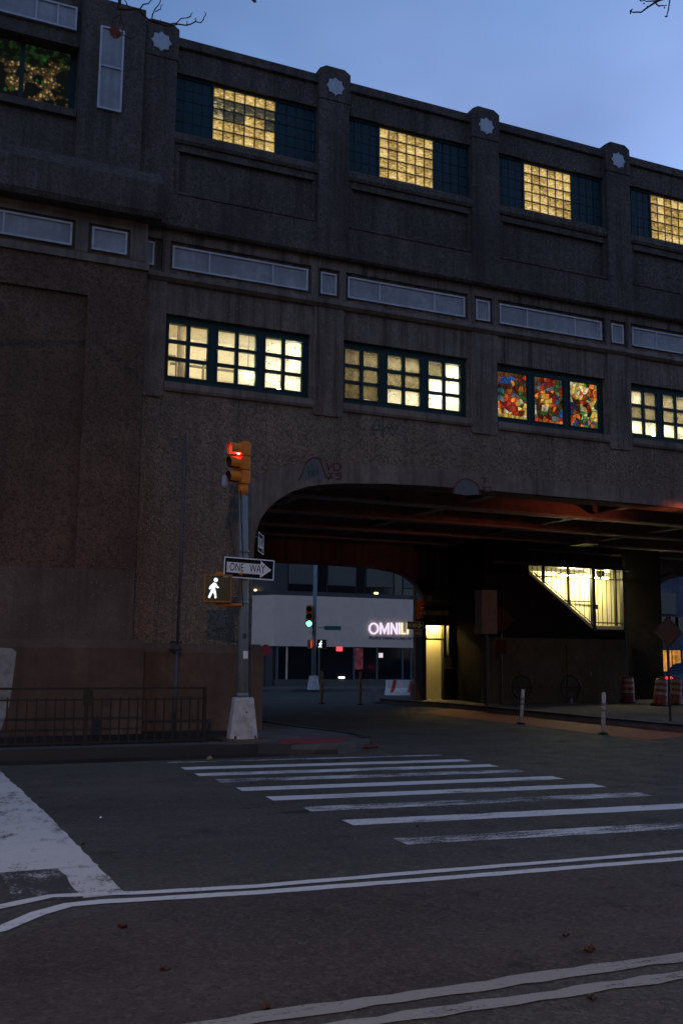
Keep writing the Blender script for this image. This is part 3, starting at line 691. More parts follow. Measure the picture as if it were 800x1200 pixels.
for x, y, z in ((6.05, P+.47, 6.92), (7.0, P+.47, 7.42), (6.72, P+.5, 6.72), (10.72, P+.47, 7.42), (10.05, P+.47, 6.80), (10.4, P+.47, 7.0), (15.30, P+.47, 6.72), (16.2, P+.47, 6.78), (17.3, P+.5, 7.3)):
    gl_ = MB()
    for k in range(7):
        a_ = -math.pi/2+math.pi*k/6
        for q_ in range(12): gl_.v.append((x+.055*math.cos(a_)*math.cos(q_*math.pi/6), y+.055*math.cos(a_)*math.sin(q_*math.pi/6), z+.055*math.sin(a_)))
    gl_.f += [(k*12+q_, k*12+(q_+1) % 12, k*12+12+(q_+1) % 12, k*12+12+q_) for k in range(6) for q_ in range(12)]
    gl_ = vb(gl_, 'globe_lamp', 'tube', smooth=True); vb(MB().tube([(x, y, z+.055), (x, y, z1)], .01), 'lamp_stem', 'grey', gl_)
for x in (4.98, 8.75, 12.4, 15.9):
    vb(MB().tube([(x, P+1.4, z0), (x, P+1.4, z1)], .13, 16), 'interior_column', 'column', smooth=True)
for x, w_ in ((4.68, .12), (5.45, .1)):
    vb(MB().tube([(x-w_, P+1.2, z0), (x-w_, P+1.2, 7.25), (x-w_*.7, P+1.2, 7.36), (x+w_*.7, P+1.2, 7.36), (x+w_, P+1.2, 7.25), (x+w_, P+1.2, z0)], .028, 8), 'pipe_rail', 'column')
vb(MB().tube([(5.0, P+2.5, 7.6), (9.5, P+2.5, 7.6)], .03).tube([(5.3, P+2.4, z0), (5.3, P+2.4, z1)], .022), 'pipe_run', 'grey')
vb(MB().prism([(6.2, 6.6), (7.6, 7.75), (7.6, 7.45), (6.55, 6.6)], P+2.3, P+2.36), 'stair_stringer', 'column'); vb(MB().box(5.9, 6.6, P+2.7, P+2.95, 6.9, 7.35), 'bench_board', 'wainscot'); vb(MB().box(3.96, 22.2, P+2.90, P+2.97, 5.76, 7.12), 'wainscot', 'wainscot'); vb(MB().tube([(5.6, P+2.2, 6.2), (7.6, P+2.2, 7.7)], .03).tube([(9.0, P+2.2, 7.9), (10.8, P+2.2, 6.4)], .03), 'handrail', 'column')
for x in (9.2, 9.9, 12.9, 16.2):
    vb(MB().box(x, x+.45, P+2.9, P+2.98, 6.9, 7.75), 'wall_board', 'column')

# left tower
YT = P-.33
tw = MB()
tw.box(-9, 2.77, YT+.07, P+1, 2.92, 7.80); tw.box(2.77, 3.80, YT, P+1, 2.92, 7.80); tw.box(-9, 3.80, YT, P+1, 7.80, 8.60)
vb(tw, 'tower_wall', 'pier'); vb(MB().box(-9, 3.80, YT, P+1, 1.7, 2.92), 'tower_base_wall', 'towerbase')
tf = MB(); 
tf.box(-9, 1.18, YT, P+.5, 8.60, 9.15); tf.box(2.50, 2.73, YT, P+.5, 8.60, 9.15); tf.box(3.48, 3.80, YT, P+.5, 8.60, 9.15)
tf.box(1.18, 2.50, YT+.06, P+.5, 8.60, 9.15); tf.box(2.73, 3.48, YT+.06, P+.5, 8.60, 9.15)
tf.box(-9, 3.80, YT, P+.5, 9.15, 9.5)
vb(tf, 'tower_frieze', 'smooth')
vb(MB().box(-9, 3.83, YT-.05, P+.4, 8.42, 8.56), 'frieze_ledge', 'smooth')
frieze_panel(.2, 2.44, 8.66, 9.09, YT+.03, [1.28]); frieze_panel(2.79, 3.42, 8.66, 9.09, YT+.03, [])
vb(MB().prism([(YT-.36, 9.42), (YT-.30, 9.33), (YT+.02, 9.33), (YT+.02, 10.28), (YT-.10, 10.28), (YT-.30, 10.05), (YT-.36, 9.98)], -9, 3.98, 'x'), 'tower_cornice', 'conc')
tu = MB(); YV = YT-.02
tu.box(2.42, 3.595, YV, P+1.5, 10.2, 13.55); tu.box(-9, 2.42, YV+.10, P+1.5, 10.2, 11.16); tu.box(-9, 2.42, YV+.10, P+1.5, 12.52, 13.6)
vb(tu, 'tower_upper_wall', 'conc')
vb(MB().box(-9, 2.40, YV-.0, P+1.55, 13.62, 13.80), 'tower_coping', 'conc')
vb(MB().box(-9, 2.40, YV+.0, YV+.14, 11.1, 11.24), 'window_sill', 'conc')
frieze_panel(2.76, 3.20, 11.35, 12.98, YV-.005, [12.2], vertical=True)
frieze_panel(-.3, 2.34, 12.80, 13.26, YV+.08, [.85, 1.62, 2.0])
tv = vb(MB().box(-1.5, 2.42, YV+.36, YV+.42, 11.16, 11.24).box(2.30, 2.42, YV+.36, YV+.42, 11.24, 12.52).box(1.42, 1.50, YV+.36, YV+.42, 11.24, 12.52), 'tower_window', 'green')
vb(MB().box(-1.5, 1.42, YV+.40, YV+.41, 11.24, 12.52), 'stained_glass_pane', 'glassD', tv); vb(MB().box(1.50, 2.30, YV+.40, YV+.41, 11.24, 12.52), 'stained_glass_pane', 'glassD', tv)
# plinth with weathered shoulder
vb(MB().prism([(YT-.16, .02), (YT-.16, 1.58), (YT-.02, 1.72), (P+.1, 1.72), (P+.1, .02)], -9, 3.98, 'x'), 'plinth', 'plinth')
vb(MB().prism([(P-.20, .02), (P-.20, 1.52), (P-.04, 1.68), (P+.1, 1.68), (P+.1, .02)], 3.98, 6.25, 'x'), 'plinth', 'plinth')
vb(MB().prism([(6.0, .02), (6.255, .02), (6.255, 1.52), (6.11, 1.68), (6.0, 1.68)], P-.195, 28.1), 'plinth', 'plinth')
pp = [(.2, .25), (1.70, .24), (1.74, .40), (1.80, .62), (1.83, .9), (1.85, 1.2), (1.87, 1.50), (1.80, 1.555), (1.6, 1.57), (.2, 1.57)]
vb(MB().prism(pp, YT-.166, YT-.158), 'paint_patch', 'patchpaint')
# underpass shell
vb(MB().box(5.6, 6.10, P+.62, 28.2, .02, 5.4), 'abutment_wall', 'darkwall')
vb(MB().box(5.6, 30, P+.62, 28.2, 5.45, 5.62), 'underpass_ceiling', 'ceil')
for y in (20.25, 22.7, 25.15, 27.2):
    g_ = vb(MB().box(6.1, 30, y-.02, y+.02, 5.0, 5.45), 'cross_girder', 'steelred'); vb(MB().box(6.1, 30, y-.17, y+.17, 4.955, 4.999), 'girder_flange', 'flange', g_)
for x in (8.3, 12.15, 16.0, 19.85, 23.7):
    for ya, yb in ((18.35, 20.05), (20.45, 22.5), (22.9, 24.95), (25.35, 27.0)):
        g_ = vb(MB().box(x-.02, x+.02, ya, yb, 5.12, 5.45), 'long_beam', 'steelred'); vb(MB().box(x-.11, x+.11, ya, yb, 5.085, 5.119), 'girder_flange', 'flange', g_)
for x, y in ((9.8, 21.2), (14.0, 23.6), (18.2, 21.4)):
    vb(MB().tube([(x-2, y, 5.32), (x+2.4, y, 5.32)], .035, 6), 'ceiling_conduit', 'grey')
vb(MB().box(18.0, 18.5, 23.2, 23.9, 4.75, 5.0), 'ceiling_box', 'cabinet')
# far face of the viaduct, with its two arches
fa = [(15.53, .02), (15.53, 2.84), (15.50, 3.2), (15.41, 3.5), (15.2, 3.8), (14.9, 4.0), (14.58, 4.12), (13.9, 4.22), (12.6, 4.26), (6.0, 4.26), (6.0, 5.45), (24.0, 5.45), (40, 5.45), (40, 4.52), (26.6, 4.50), (26.1, 4.46), (25.6, 4.34), (25.3, 4.2), (25.07, 3.98), (24.9, 3.6), (24.83, 3.05), (24.78, .02), (23.6, .02), (23.6, 4.2), (16.4, 4.2), (16.4, .02)]
vb(MB().prism(fa, 28.2, 28.49), 'far_arch_wall', 'smooth')
vb(MB().prism([(24.55, .1), (24.55, 3.1), (24.7, 3.9), (25.1, 4.35), (25.6, 4.55), (26.6, 4.68), (40, 4.68), (40, 4.60), (26.6, 4.60), (25.65, 4.47), (25.2, 4.27), (24.85, 3.85), (24.72, 3.1), (24.70, .1)], 28.12, 28.25), 'far_arch_moulding', 'smooth')
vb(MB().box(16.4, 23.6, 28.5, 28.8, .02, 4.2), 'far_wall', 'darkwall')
vb(MB().box(23.5, 24.7, 27.9, 28.19, .15, .9), 'pier_foot', 'smooth')
# deck on top, unseen from the street, closes the volume
vb(MB().box(-9, 30, P+1.6, 28.9, 9.6, 9.8), 'deck', 'conc')
# spray-painted tags: thin strokes on the wall
def tag_strokes(name, mat, strokes, y, wd, parent=None):
    b = MB()
    for st_ in strokes:
        pts = [atY(px, py, y) for px, py in st_]
        for p, q in zip(pts, pts[1:]):
            d = (q-p); d.normalize(); nn = Vector((-d.z, 0, d.x))*wd; e_ = d*wd*.5
            b.prism([((p-e_+nn).x, (p-e_+nn).z), ((q+e_+nn).x, (q+e_+nn).z), ((q+e_-nn).x, (q+e_-nn).z), ((p-e_-nn).x, (p-e_-nn).z)], y-.0035-random.random()*.002, y+.01)
    return vb(b, name, mat, parent)
def zs(l, ox, oy, s): return [(ox+x/s, oy+y/s) for x, y in l]
yb = P-.035
dome = [(100, 425), (140, 350), (165, 270), (200, 210), (250, 170), (300, 160), (345, 185), (370, 240), (390, 310), (420, 380), (450, 420)]
vb(MB().prism([(p.x, p.z) for p in (atY(*q, yb) for q in zs([(115, 420), (150, 355), (175, 275), (205, 225), (250, 185), (300, 175), (340, 200), (360, 250), (378, 320), (410, 395), (380, 425), (300, 415), (220, 428)], 340, 520, 10))], yb-.003, yb+.01), 'graffiti_fill', 'tagwhite')
tag_strokes('graffiti_outline', 'tagred', [zs(dome, 340, 520, 10)], yb-.003, .011)
tag_strokes('graffiti_letters', 'tagred', [zs(l, 340, 520, 10) for l in ([(430, 225), (450, 310), (485, 235)], [(505, 235), (515, 315), (570, 310), (595, 270), (570, 235), (505, 235)], [(445, 350), (490, 345), (480, 370), (445, 400), (500, 400)], [(600, 345), (540, 350), (545, 370), (600, 380), (590, 410), (530, 415)])], yb-.003, .013)
tag_strokes('graffiti_scribble', 'tagteal', [zs(l, 340, 520, 10) for l in ([(210, 260), (225, 380)], [(250, 240), (255, 390), (280, 300), (290, 390)], [(310, 250), (320, 370)], [(190, 330), (330, 320)])], yb-.004, .010)
dome2 = [(115, 320), (130, 250), (165, 185), (225, 140), (300, 125), (370, 145), (430, 190), (470, 250), (490, 340)]
vb(MB().prism([(p.x, p.z) for p in (atY(*q, yb) for q in zs([(130, 325), (145, 255), (175, 200), (230, 155), (300, 140), (365, 158), (420, 200), (455, 255), (470, 335), (300, 350)], 520, 550, 11.43))], yb-.003, yb+.01), 'graffiti_fill', 'tagwhite')
tag_strokes('graffiti_outline', 'tagred', [zs(dome2, 520, 550, 11.43)], yb-.003, .012)
tag_strokes('graffiti_letters', 'tagred', [zs(l, 520, 550, 11.43) for l in ([(500, 115), (590, 120)], [(545, 120), (540, 165)], [(530, 180), (590, 150)], [(530, 240), (625, 235), (620, 300), (545, 290), (530, 240)])], yb-.003, .012)
tag_strokes('graffiti_scribble', 'tagteal', [zs(l, 420, 480, 10) for l in ([(210, 110), (150, 230), (210, 330)], [(240, 110), (235, 220)], [(280, 90), (285, 330)], [(150, 240), (300, 230), (340, 190), (350, 250), (390, 190), (400, 240)], [(480, 150), (440, 230), (410, 300), (375, 270), (390, 310)])], P, .012)
# conduit pipe running up the wall beside the tower
cd_ = thing('wall_conduit', 'thin grey conduit pipe rising up the pebbled wall behind the railing', 'pipe', (4.55, 17.2, .13))
MB().tube([(-.01, 0, 0), (0, 0, 1.55)], .028, 10).build('lower_pipe', 'conduit', cd_, smooth=True); MB().tube([(0, 0, 1.5), (.02, 0, 5.2)], .022, 10).build('upper_pipe', 'conduit', cd_, smooth=True)
for z in (1.42, 1.55): MB().box(-.07, .07, -.045, .3, z, z+.03).build('clamp', 'iron', cd_)


# ================================================================== railing along the sidewalk
rl = thing('sidewalk_railing', 'low dark iron railing of thin vertical bars below the brown tower', 'railing', (0, 15.40, .13))
bar = boxmesh('baluster', .022, .022, .70, 'iron')
MB().box(-3, 4.56, -.018, .018, .82, .855).build('top_rail', 'iron', rl); MB().box(-3, 4.56, -.014, .014, .66, .685).build('mid_rail', 'iron', rl); MB().box(-3, 4.56, -.014, .014, .03, .055).build('bottom_rail', 'iron', rl)
x = -2.9
while x < 4.5:
    if abs(x-2.72) > .05: piece('baluster', bar, (x, 0, .36), rl)
    x += .136
for x in (-2.98, -.1, 2.72, 4.545):
    MB().box(x-.025, x+.025, -.025, .025, 0, .86).build('post', 'iron', rl); MB().box(x-.07, x+.07, -.06, .06, 0, .015).build('foot_plate', 'iron', rl)
MB().box(2.66, 2.80, -.05, -.026, .58, .82).build('lock_box', 'iron', rl)

# ================================================================== traffic signals
def visor(r, ln, y0, z0):
    """hood: 3/4 cylinder shell open below, pointing to -Y"""
    b = MB(); n = 16; t = .008
    for k in range(n+1):
        a = R(-50)+R(280)*k/n; cut = .86+.14*max(0., math.sin(a)*.5+.5)
        for rr, yy in ((r, y0), (r, y0-ln*cut), (r-t, y0-ln*cut), (r-t, y0)): b.v.append((rr*math.cos(a), yy, z0+rr*math.sin(a)))
    for k in range(n):
        for j in range(3): b.f.append((4*k+j, 4*k+j+1, 4*k+j+5, 4*k+j+4))
    return b
def lens(r, y, z):
    b = MB(); n = 18; rings = 4
    for i in range(rings+1):
        q = i/rings; 
        for k in range(n): b.v.append((r*q*math.cos(2*math.pi*k/n), y-.04*(1-q*q), z+r*q*math.sin(2*math.pi*k/n)))
    for i in range(rings):
        for k in range(n): b.f.append((i*n+k, i*n+(k+1) % n, (i+1)*n+(k+1) % n, (i+1)*n+k))
    return b
def signal_head(name, label, loc, rotz, lit, s=1., flood=None, cat='traffic light', group=None):
    """three 8 inch sections facing local -Y; loc = bottom of housing"""
    t = thing(name, label, cat, loc, rotz, group); t.scale = (s, s, s)
    for k in range(3):
        z = .14+k*.262
        hb = MB().box(-.125, .125, -.02, .15, z-.128, z+.128).build('housing', 'yellow', t, bevel=.02)
        MB().box(-.118, .118, -.035, -.021, z-.118, z+.118).build('door', 'yellow', hb, bevel=.006)
        col = ('green', 'amber', 'red')[k]
        ln = lens(.098, -.036, z).build('lens', {'red': flood or 'redlens', 'green': 'greenlens'}[col] if lit == col else 'darklens', t, smooth=True)
        visor(.112, .23, -.036, z).build('visor', 'yellow', t, smooth=True); visor(.1035, .222, -.036, z).build('visor_lining', 'lining' if lit == col else 'black', t, smooth=True)
    MB().box(-.10, .10, .02, .12, .79, .82).build('cap', 'yellow', t)
    return t
def oneway(loc, rotz, label, w_=.90, h_=.335, tilt=0., group=None):
    t = thing('one_way_sign', label, 'sign', loc, rotz, group); t.rotation_euler = (0, tilt, rotz)
    MB().box(-w_/2, w_/2, -.004, .004, -h_/2, h_/2).build('plate', 'signblack', t)
    for q in ((-w_/2, w_/2, h_/2-.018, h_/2), (-w_/2, w_/2, -h_/2, -h_/2+.018), (-w_/2, -w_/2+.018, -h_/2+.018, h_/2-.018), (w_/2-.018, w_/2, -h_/2+.018, h_/2-.018)):
        MB().box(q[0], q[1], -.007, -.0045, q[2], q[3]).build('border', 'signwhite', t)
    ar = [(-.40, -.085), (.20, -.085), (.20, -.142), (.40, 0), (.20, .142), (.20, .085), (-.40, .085)]
    MB().prism([(x*w_/.9, z*h_/.335) for x, z in ar], -.0065, -.0045).build('arrow', 'signwhite', t)
    for wd_, xx in (('ONE', -.225), ('WAY', .145)): text(wd_, 'lettering', 'signblack', t, (xx*w_/.9, -.0075, 0), .185*h_/.335, sx=.66*w_/.9, depth=.0008)
    MB().tube([(-.0, .004, .11), (-.0, .1, .11)], .012).build('bracket', 'grey', t)
    return t
def ped_signal(loc, rotz, label, lit='walk', group=None):
    t = thing('pedestrian_signal', label, 'signal', loc, rotz, group)
    MB().box(-.225, .225, -.02, .17, -.225, .225).build('housing', 'amber', t, bevel=.015)
    for q in ((-.225, .225, .20, .225), (-.225, .225, -.225, -.20), (-.225, -.20, -.199, .199), (.20, .225, -.199, .199)):
        MB().box(q[0], q[1], -.075, -.021, q[2], q[3]).build('rim', 'amber', t)
    f_ = MB().box(-.198, .198, -.04, -.0201, -.198, .198).build('face', 'pedface', t)
    if lit == 'walk':
        man = [(-.055, .06), (-.015, .095), (.025, .085), (.055, .045), (.085, .02), (.075, .0), (.035, .02), (.02, .035), (.015, -.015), (.035, -.075), (.045, -.16), (.015, -.165), (.0, -.09), (-.025, -.06), (-.055, -.11), (-.085, -.165), (-.115, -.15), (-.085, -.085), (-.06, -.03), (-.055, .02), (-.085, -.02), (-.105, -.005), (-.08, .04)]
        MB().prism([(x*.82-.055, z*.96) for x, z in man], -.045, -.0405).build('walking_figure', 'walkman', f_)
        MB().prism([(-.035+.03*math.cos(k*.5236), .135+.033*math.sin(k*.5236)) for k in range(12)], -.045, -.0405).build('figure_head', 'walkman', f_)
    return t
PX, PY = 5.23, 15.57
pole = thing('signal_pole', 'blue grey steel signal pole on a pale tapered base at the kerb corner', 'pole', (PX, PY, .13))
oct_ = lambda r, z, k=8: [(r*math.cos(R(22.5)+i*2*math.pi/k), r*math.sin(R(22.5)+i*2*math.pi/k), z) for i in range(k)]
def frustum(rs, n=8):
    b = MB()
    for r, z in rs: b.v += oct_(r, z, n)
    for i in range(len(rs)-1): b.f += [(i*n+k, i*n+(k+1) % n, (i+1)*n+(k+1) % n, (i+1)*n+k) for k in range(n)]
    b.f += [tuple(range(n-1, -1, -1)), tuple((len(rs)-1)*n+k for k in range(n))]; return b
bs = frustum([(.258, .03), (.250, .06), (.175, .665), (.165, .68)]).build('base', 'base', pole, bevel=.008)
b = MB(); b.v += [(-.075, -.2275, .16), (.075, -.2275, .16), (.058, -.186, .50), (-.058, -.186, .50), (-.075, -.22, .16), (.075, -.22, .16), (.058, -.17, .50), (-.058, -.17, .50)]; b.f += [(0, 1, 2, 3), (0, 4, 5, 1), (1, 5, 6, 2), (2, 6, 7, 3), (3, 7, 4, 0)]
dr_ = b.build('access_door', 'base', bs); MB().tube([(0, -.215, .455), (0, -.195, .455)], .012, 8).build('door_bolt', 'iron', dr_)
for a_ in range(4):
    an = R(45+90*a_); MB().tube([(.235*math.cos(an), .235*math.sin(an), .03), (.235*math.cos(an), .235*math.sin(an), .085)], .016, 6).build('anchor_bolt', 'iron', bs)
MB().box(-.04, .035, -.088, -.076, 1.30, 1.42).build('sticker', 'signwhite', pole); MB().box(-.055, .0, -.088, -.0755, 1.62, 1.70).build('sticker', 'tagteal', pole)
MB().tube([(-.06, -.07, 2.15), (-.10, -.09, 2.5), (-.09, -.085, 3.0), (-.13, -.08, 3.6), (-.14, -.05, 4.05)], .009, 6).build('cable', 'black', pole)
MB().box(-.33, .36, -.33, .3, -.12, .035).build('footing', 'plinth', pole, bevel=.02)
MB().tube([(0, 0, .68), (-.03, 0, 2.6), (-.075, 0, 3.99)], [.086, .078, .072], 16).build('shaft', 'pole', pole, smooth=True)
for z in (.70, 2.18, 3.02): MB().tube([(-.012*z, 0, z), (-.012*z, 0, z+.05)], .094 if z < 1 else .086, 16).build('band', 'pole', pole, smooth=True)
MB().tube([(-.075, 0, 3.99), (-.085, 0, 4.15)], [.082, .088], 14).build('signal_collar', 'yellow', pole, smooth=True)
signal_head('traffic_light', 'yellow traffic light showing red on the near kerb pole', (5.09, PY, 4.28), R(-78), 'red', .90)
oneway((5.245, PY-.115, 2.885), R(1.5), 'one way sign with white arrow pointing right on the near kerb pole', .87, .335, tilt=R(1.5))
oneway((5.60, PY+.35, 3.36), R(62), 'small one way sign turned edge-on above the arrow sign, near pole', .62, .33)
ps = ped_signal((4.74, PY-.05, 2.545), R(-14), 'pedestrian signal with lit white walking figure beside the near pole')
MB().tube([(.0, .08, -.225), (.0, .08, -.255), (.40, .02, -.255)], .024, 8).build('bracket_arm', 'yellow', ps); MB().tube([(-.02, .08, .225), (-.02, .08, .25), (.40, .02, .25)], .024, 8).build('bracket_arm', 'yellow', ps)
bgm = MB(); random.seed(3)
for k in range(6):
    z = -.045*k; w_ = (.02, .045, .05, .06, .05, .02)[k]
    bgm.v += [(-w_+random.uniform(-.01, .01), random.uniform(-.03, 0), z), (w_+random.uniform(-.01, .01), random.uniform(-.03, 0), z), (w_*.8, random.uniform(.02, .05), z), (-w_*.8, random.uniform(.02, .05), z)]
for k in range(5): bgm.f += [(4*k+j, 4*k+(j+1) % 4, 4*k+4+(j+1) % 4, 4*k+4+j) for j in range(4)]
bgm.f += [(0, 1, 2, 3), (23, 22, 21, 20)]
o = bgm.build('plastic_bag', 'bag', smooth=True); o.location = (4.83, PY, 4.42); tag(o, 'torn pale plastic scrap snagged under the red traffic light hoods', 'bag')
# red light for the cross street, on the plaza corner just past the right edge of the view
PX2, PY2 = 16.75, 17.0
p2 = thing('signal_pole', 'grey signal pole on the plaza corner beside the bike lane', 'pole', (PX2, PY2, .15))
frustum([(.275, .0), (.265, .03), (.185, .65), (.175, .67)]).build('base', 'base', p2); MB().tube([(0, 0, .67), (0, 0, 4.0)], [.098, .08], 14).build('shaft', 'pole', p2, smooth=True)
signal_head('traffic_light', 'yellow traffic light showing red on the plaza corner pole', (PX2, PY2+.02, 4.02), R(205), 'red', flood='redflood')

# street lamp on the near median, behind the viewer: lights the lower wall and the road
sl = thing('street_lamp', 'tall grey street lamp with a curved arm on the near median', 'street lamp', (-4.3, -13.0, 0))
frustum([(.2, 0), (.13, .7)]).build('base', 'grey', sl); MB().tube([(0, 0, .7), (0, 0, 8.2), (0, .25, 8.8), (0, .8, 9.05), (0, 1.9, 9.1)], [.1, .075, .06, .05, .045], 12).build('mast', 'grey', sl, smooth=True)
MB().prism([(-.16, 1.8), (.16, 1.8), (.2, 2.2), (.14, 2.6), (-.14, 2.6), (-.2, 2.2)], 9.03, 9.16, 'z').build('lamp_head', 'grey', sl, bevel=.02)
MB().box(-.12, .12, 2.0, 2.5, 9.015, 9.028).build('lamp_lens', 'sodium', sl)
# ================================================================== things under and beyond the viaduct
def delineator(x, y, label, mat='post', h=.72, lean=0., group=None, z=0.):
    t = thing('delineator_post', label, 'post', (x, y, z), 0, group); t.rotation_euler = (0, lean, 0)
    frustum([(.11, 0), (.10, .03), (.05, .05)], 12).build('base', 'black', t); MB().tube([(0, 0, .05), (0, 0, h-.03), (0, 0, h)], [.042, .040, .03], 12).build('tube', mat, t, smooth=True)
    for q in (.55, .68): MB().tube([(0, 0, h*q), (0, 0, h*q+.06)], .045, 12).build('band', 'reflect', t, smooth=True)
delineator(12.97, 19.13, 'white flexible post on the red lane line nearer the stair wall', lean=R(5), h=.78)
delineator(12.87, 16.16, 'white flexible post on the red lane line nearer the crosswalk', lean=R(3), h=.82)
for px, py, lb in ((377, 825, 'thin ochre post in the far roadway below the green light'), (422, 826, 'thin ochre post in the far roadway before the white shop')):
    g = atZ(px, py, 0); delineator(g.x, g.y, lb, 'ochre', 1.0)
# stair enclosure
ST = (18.2, 25, .15)
stt = thing('station_staircase', 'lit cream staircase behind black bars rising inside a dark enclosure', 'staircase', ST)
def sb(b, n, m, parent=None, **k): return b.build(n, m, parent or stt, off=ST, **k)
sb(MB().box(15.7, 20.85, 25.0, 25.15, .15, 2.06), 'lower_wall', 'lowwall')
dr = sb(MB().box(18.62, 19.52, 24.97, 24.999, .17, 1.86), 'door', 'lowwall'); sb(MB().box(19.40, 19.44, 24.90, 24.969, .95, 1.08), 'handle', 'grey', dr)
sb(MB().prism([(15.7, 2.062), (20.85, 2.062), (20.85, 2.36), (19.6, 2.36), (17.3, 3.96), (17.3, 4.95), (15.7, 4.95)], 24.98, 25.08), 'stringer_wall', 'soot')
sb(MB().prism([(19.6, 2.365), (19.6, 2.47), (17.3, 4.07), (17.3, 3.965)], 24.97, 25.06), 'stringer', 'creamtile'); sb(MB().box(19.7, 20.85, 24.97, 25.06, 2.365, 2.47), 'landing_edge', 'creamtile')
sb(MB().prism([(15.7, 25.16), (15.85, 25.16), (16.5, 28.1), (16.35, 28.1)], .15, 5.3, 'z'), 'side_wall', 'soot'); sb(MB().box(17.3, 22.0, 26.5, 26.6, .15, 4.3), 'back_wall', 'creamtile'); sb(MB().box(20.86, 20.95, 25.0, 26.5, .15, 2.3), 'end_wall', 'dark')
sb(MB().box(19.6, 20.9, 25.09, 26.49, 2.30, 2.38), 'landing', 'lowwall'); sb(MB().box(16.0, 21.2, 24.95, 26.49, 4.22, 4.32), 'canopy', 'dark')
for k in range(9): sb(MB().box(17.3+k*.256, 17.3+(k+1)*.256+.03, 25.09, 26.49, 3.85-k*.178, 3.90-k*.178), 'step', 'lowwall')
brm = boxmesh('bar', .015, .015, 1., 'dark')
x = 17.45
while x < 20.8:
    if not 19.52 < x < 19.8:
        zb = 2.50 if x > 19.6 else 2.5+(19.6-x)*.696
        o = piece('bar', brm, (x-ST[0], 25.02-ST[1], (zb+4.2)/2-ST[2]), stt); o.scale = (1, 1, 4.2-zb)
    x += .172
for x0, z0_ in ((17.85, 3.7), (18.75, 3.05)): sb(MB().box(x0-.025, x0+.025, 24.98, 25.05, z0_, 4.22), 'post', 'dark')
sb(MB().box(19.6, 19.72, 24.94, 25.07, 2.3, 4.22), 'post', 'dark'); sb(MB().box(20.5, 20.56, 24.96, 25.05, 2.48, 4.22), 'post', 'dark'); sb(MB().box(20.78, 20.9, 24.94, 25.07, 2.3, 4.22), 'post', 'dark')
sb(MB().box(17.4, 20.85, 24.985, 25.015, 3.90, 3.935), 'top_rail', 'dark'); sb(MB().tube([(17.5, 25.01, 4.02), (19.58, 25.01, 2.57)], .018), 'bottom_rail', 'dark'); sb(MB().box(19.72, 20.8, 24.99, 25.03, 2.55, 2.585), 'bottom_rail', 'dark')
sb(MB().tube([(17.8, 26.42, 4.3), (19.6, 26.42, 3.3), (20.8, 26.42, 3.3)], .022), 'handrail', 'dark')
sb(MB().box(18.95, 19.75, 25.62, 25.72, 4.0, 4.06), 'fluorescent_lamp', 'stairtube'); sb(MB().box(18.9, 19.8, 25.58, 25.76, 4.07, 4.12), 'lamp_fitting', 'grey')
sb(MB().box(20.05, 20.13, 25.35, 25.42, 3.0, 3.14), 'switch_box', 'dark'); sb(MB().tube([(20.2, 25.3, 4.2), (20.2, 25.3, 4.05), (20.2, 25.3, 3.95)], [.14, .13, .02], 12), 'loudspeaker', 'dark')
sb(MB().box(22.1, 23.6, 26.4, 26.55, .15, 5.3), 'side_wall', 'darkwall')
sb(MB().box(20.2, 21.0, 25.9, 25.98, 4.02, 4.06), 'fluorescent_lamp', 'stairtube')  # second tube, added to brighten the back wall at the landing
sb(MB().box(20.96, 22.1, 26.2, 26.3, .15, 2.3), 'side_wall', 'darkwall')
# lit gate into the station
GX = (15.52, 27.6, .15)
gt = thing('station_gate', 'narrow golden lit gateway with black transom bars under the viaduct', 'gate', GX)
MB().box(-.30, .74, .50, .56, 0, 2.45).build('lit_back_panel', 'creamtile', gt); MB().box(-.44, -.31, -.05, .55, 0, 2.6).build('jamb', 'dark', gt); MB().box(.32, .41, -.05, .05, 0, 2.6).build('jamb', 'dark', gt)
MB().box(-.44, .80, -.05, .58, 2.46, 2.62).build('lintel', 'dark', gt); MB().box(-.309, .319, -.03, .02, 1.84, 1.90).build('transom_rail', 'dark', gt)
gb = boxmesh('transom_bar', .018, .018, .56, 'dark')
for k in range(9): piece('transom_bar', gb, (-.26+k*.066, 0, 2.18), gt)
MB().box(-.309, .75, -.045, -.03, 2.30, 2.459).build('fascia', 'dark', gt); MB().box(-.2, .45, .30, .4, 2.41, 2.445).build('lamp', 'gatelamp', gt)  # strip added under the lintel to hold back the lamp's spill
MB().box(.34, .58, -.085, -.055, .95, 1.30).build('notice_plate', 'cabinet', gt); MB().box(.50, .76, -.05, .45, 0, 2.459).build('jamb', 'dark', gt); MB().box(.412, .498, .0, .05, 0, 1.40).build('infill', 'dark', gt)
MB().box(-.45, .8, -.06, .5, 2.9, 3.05).build('canopy', 'dark', gt)
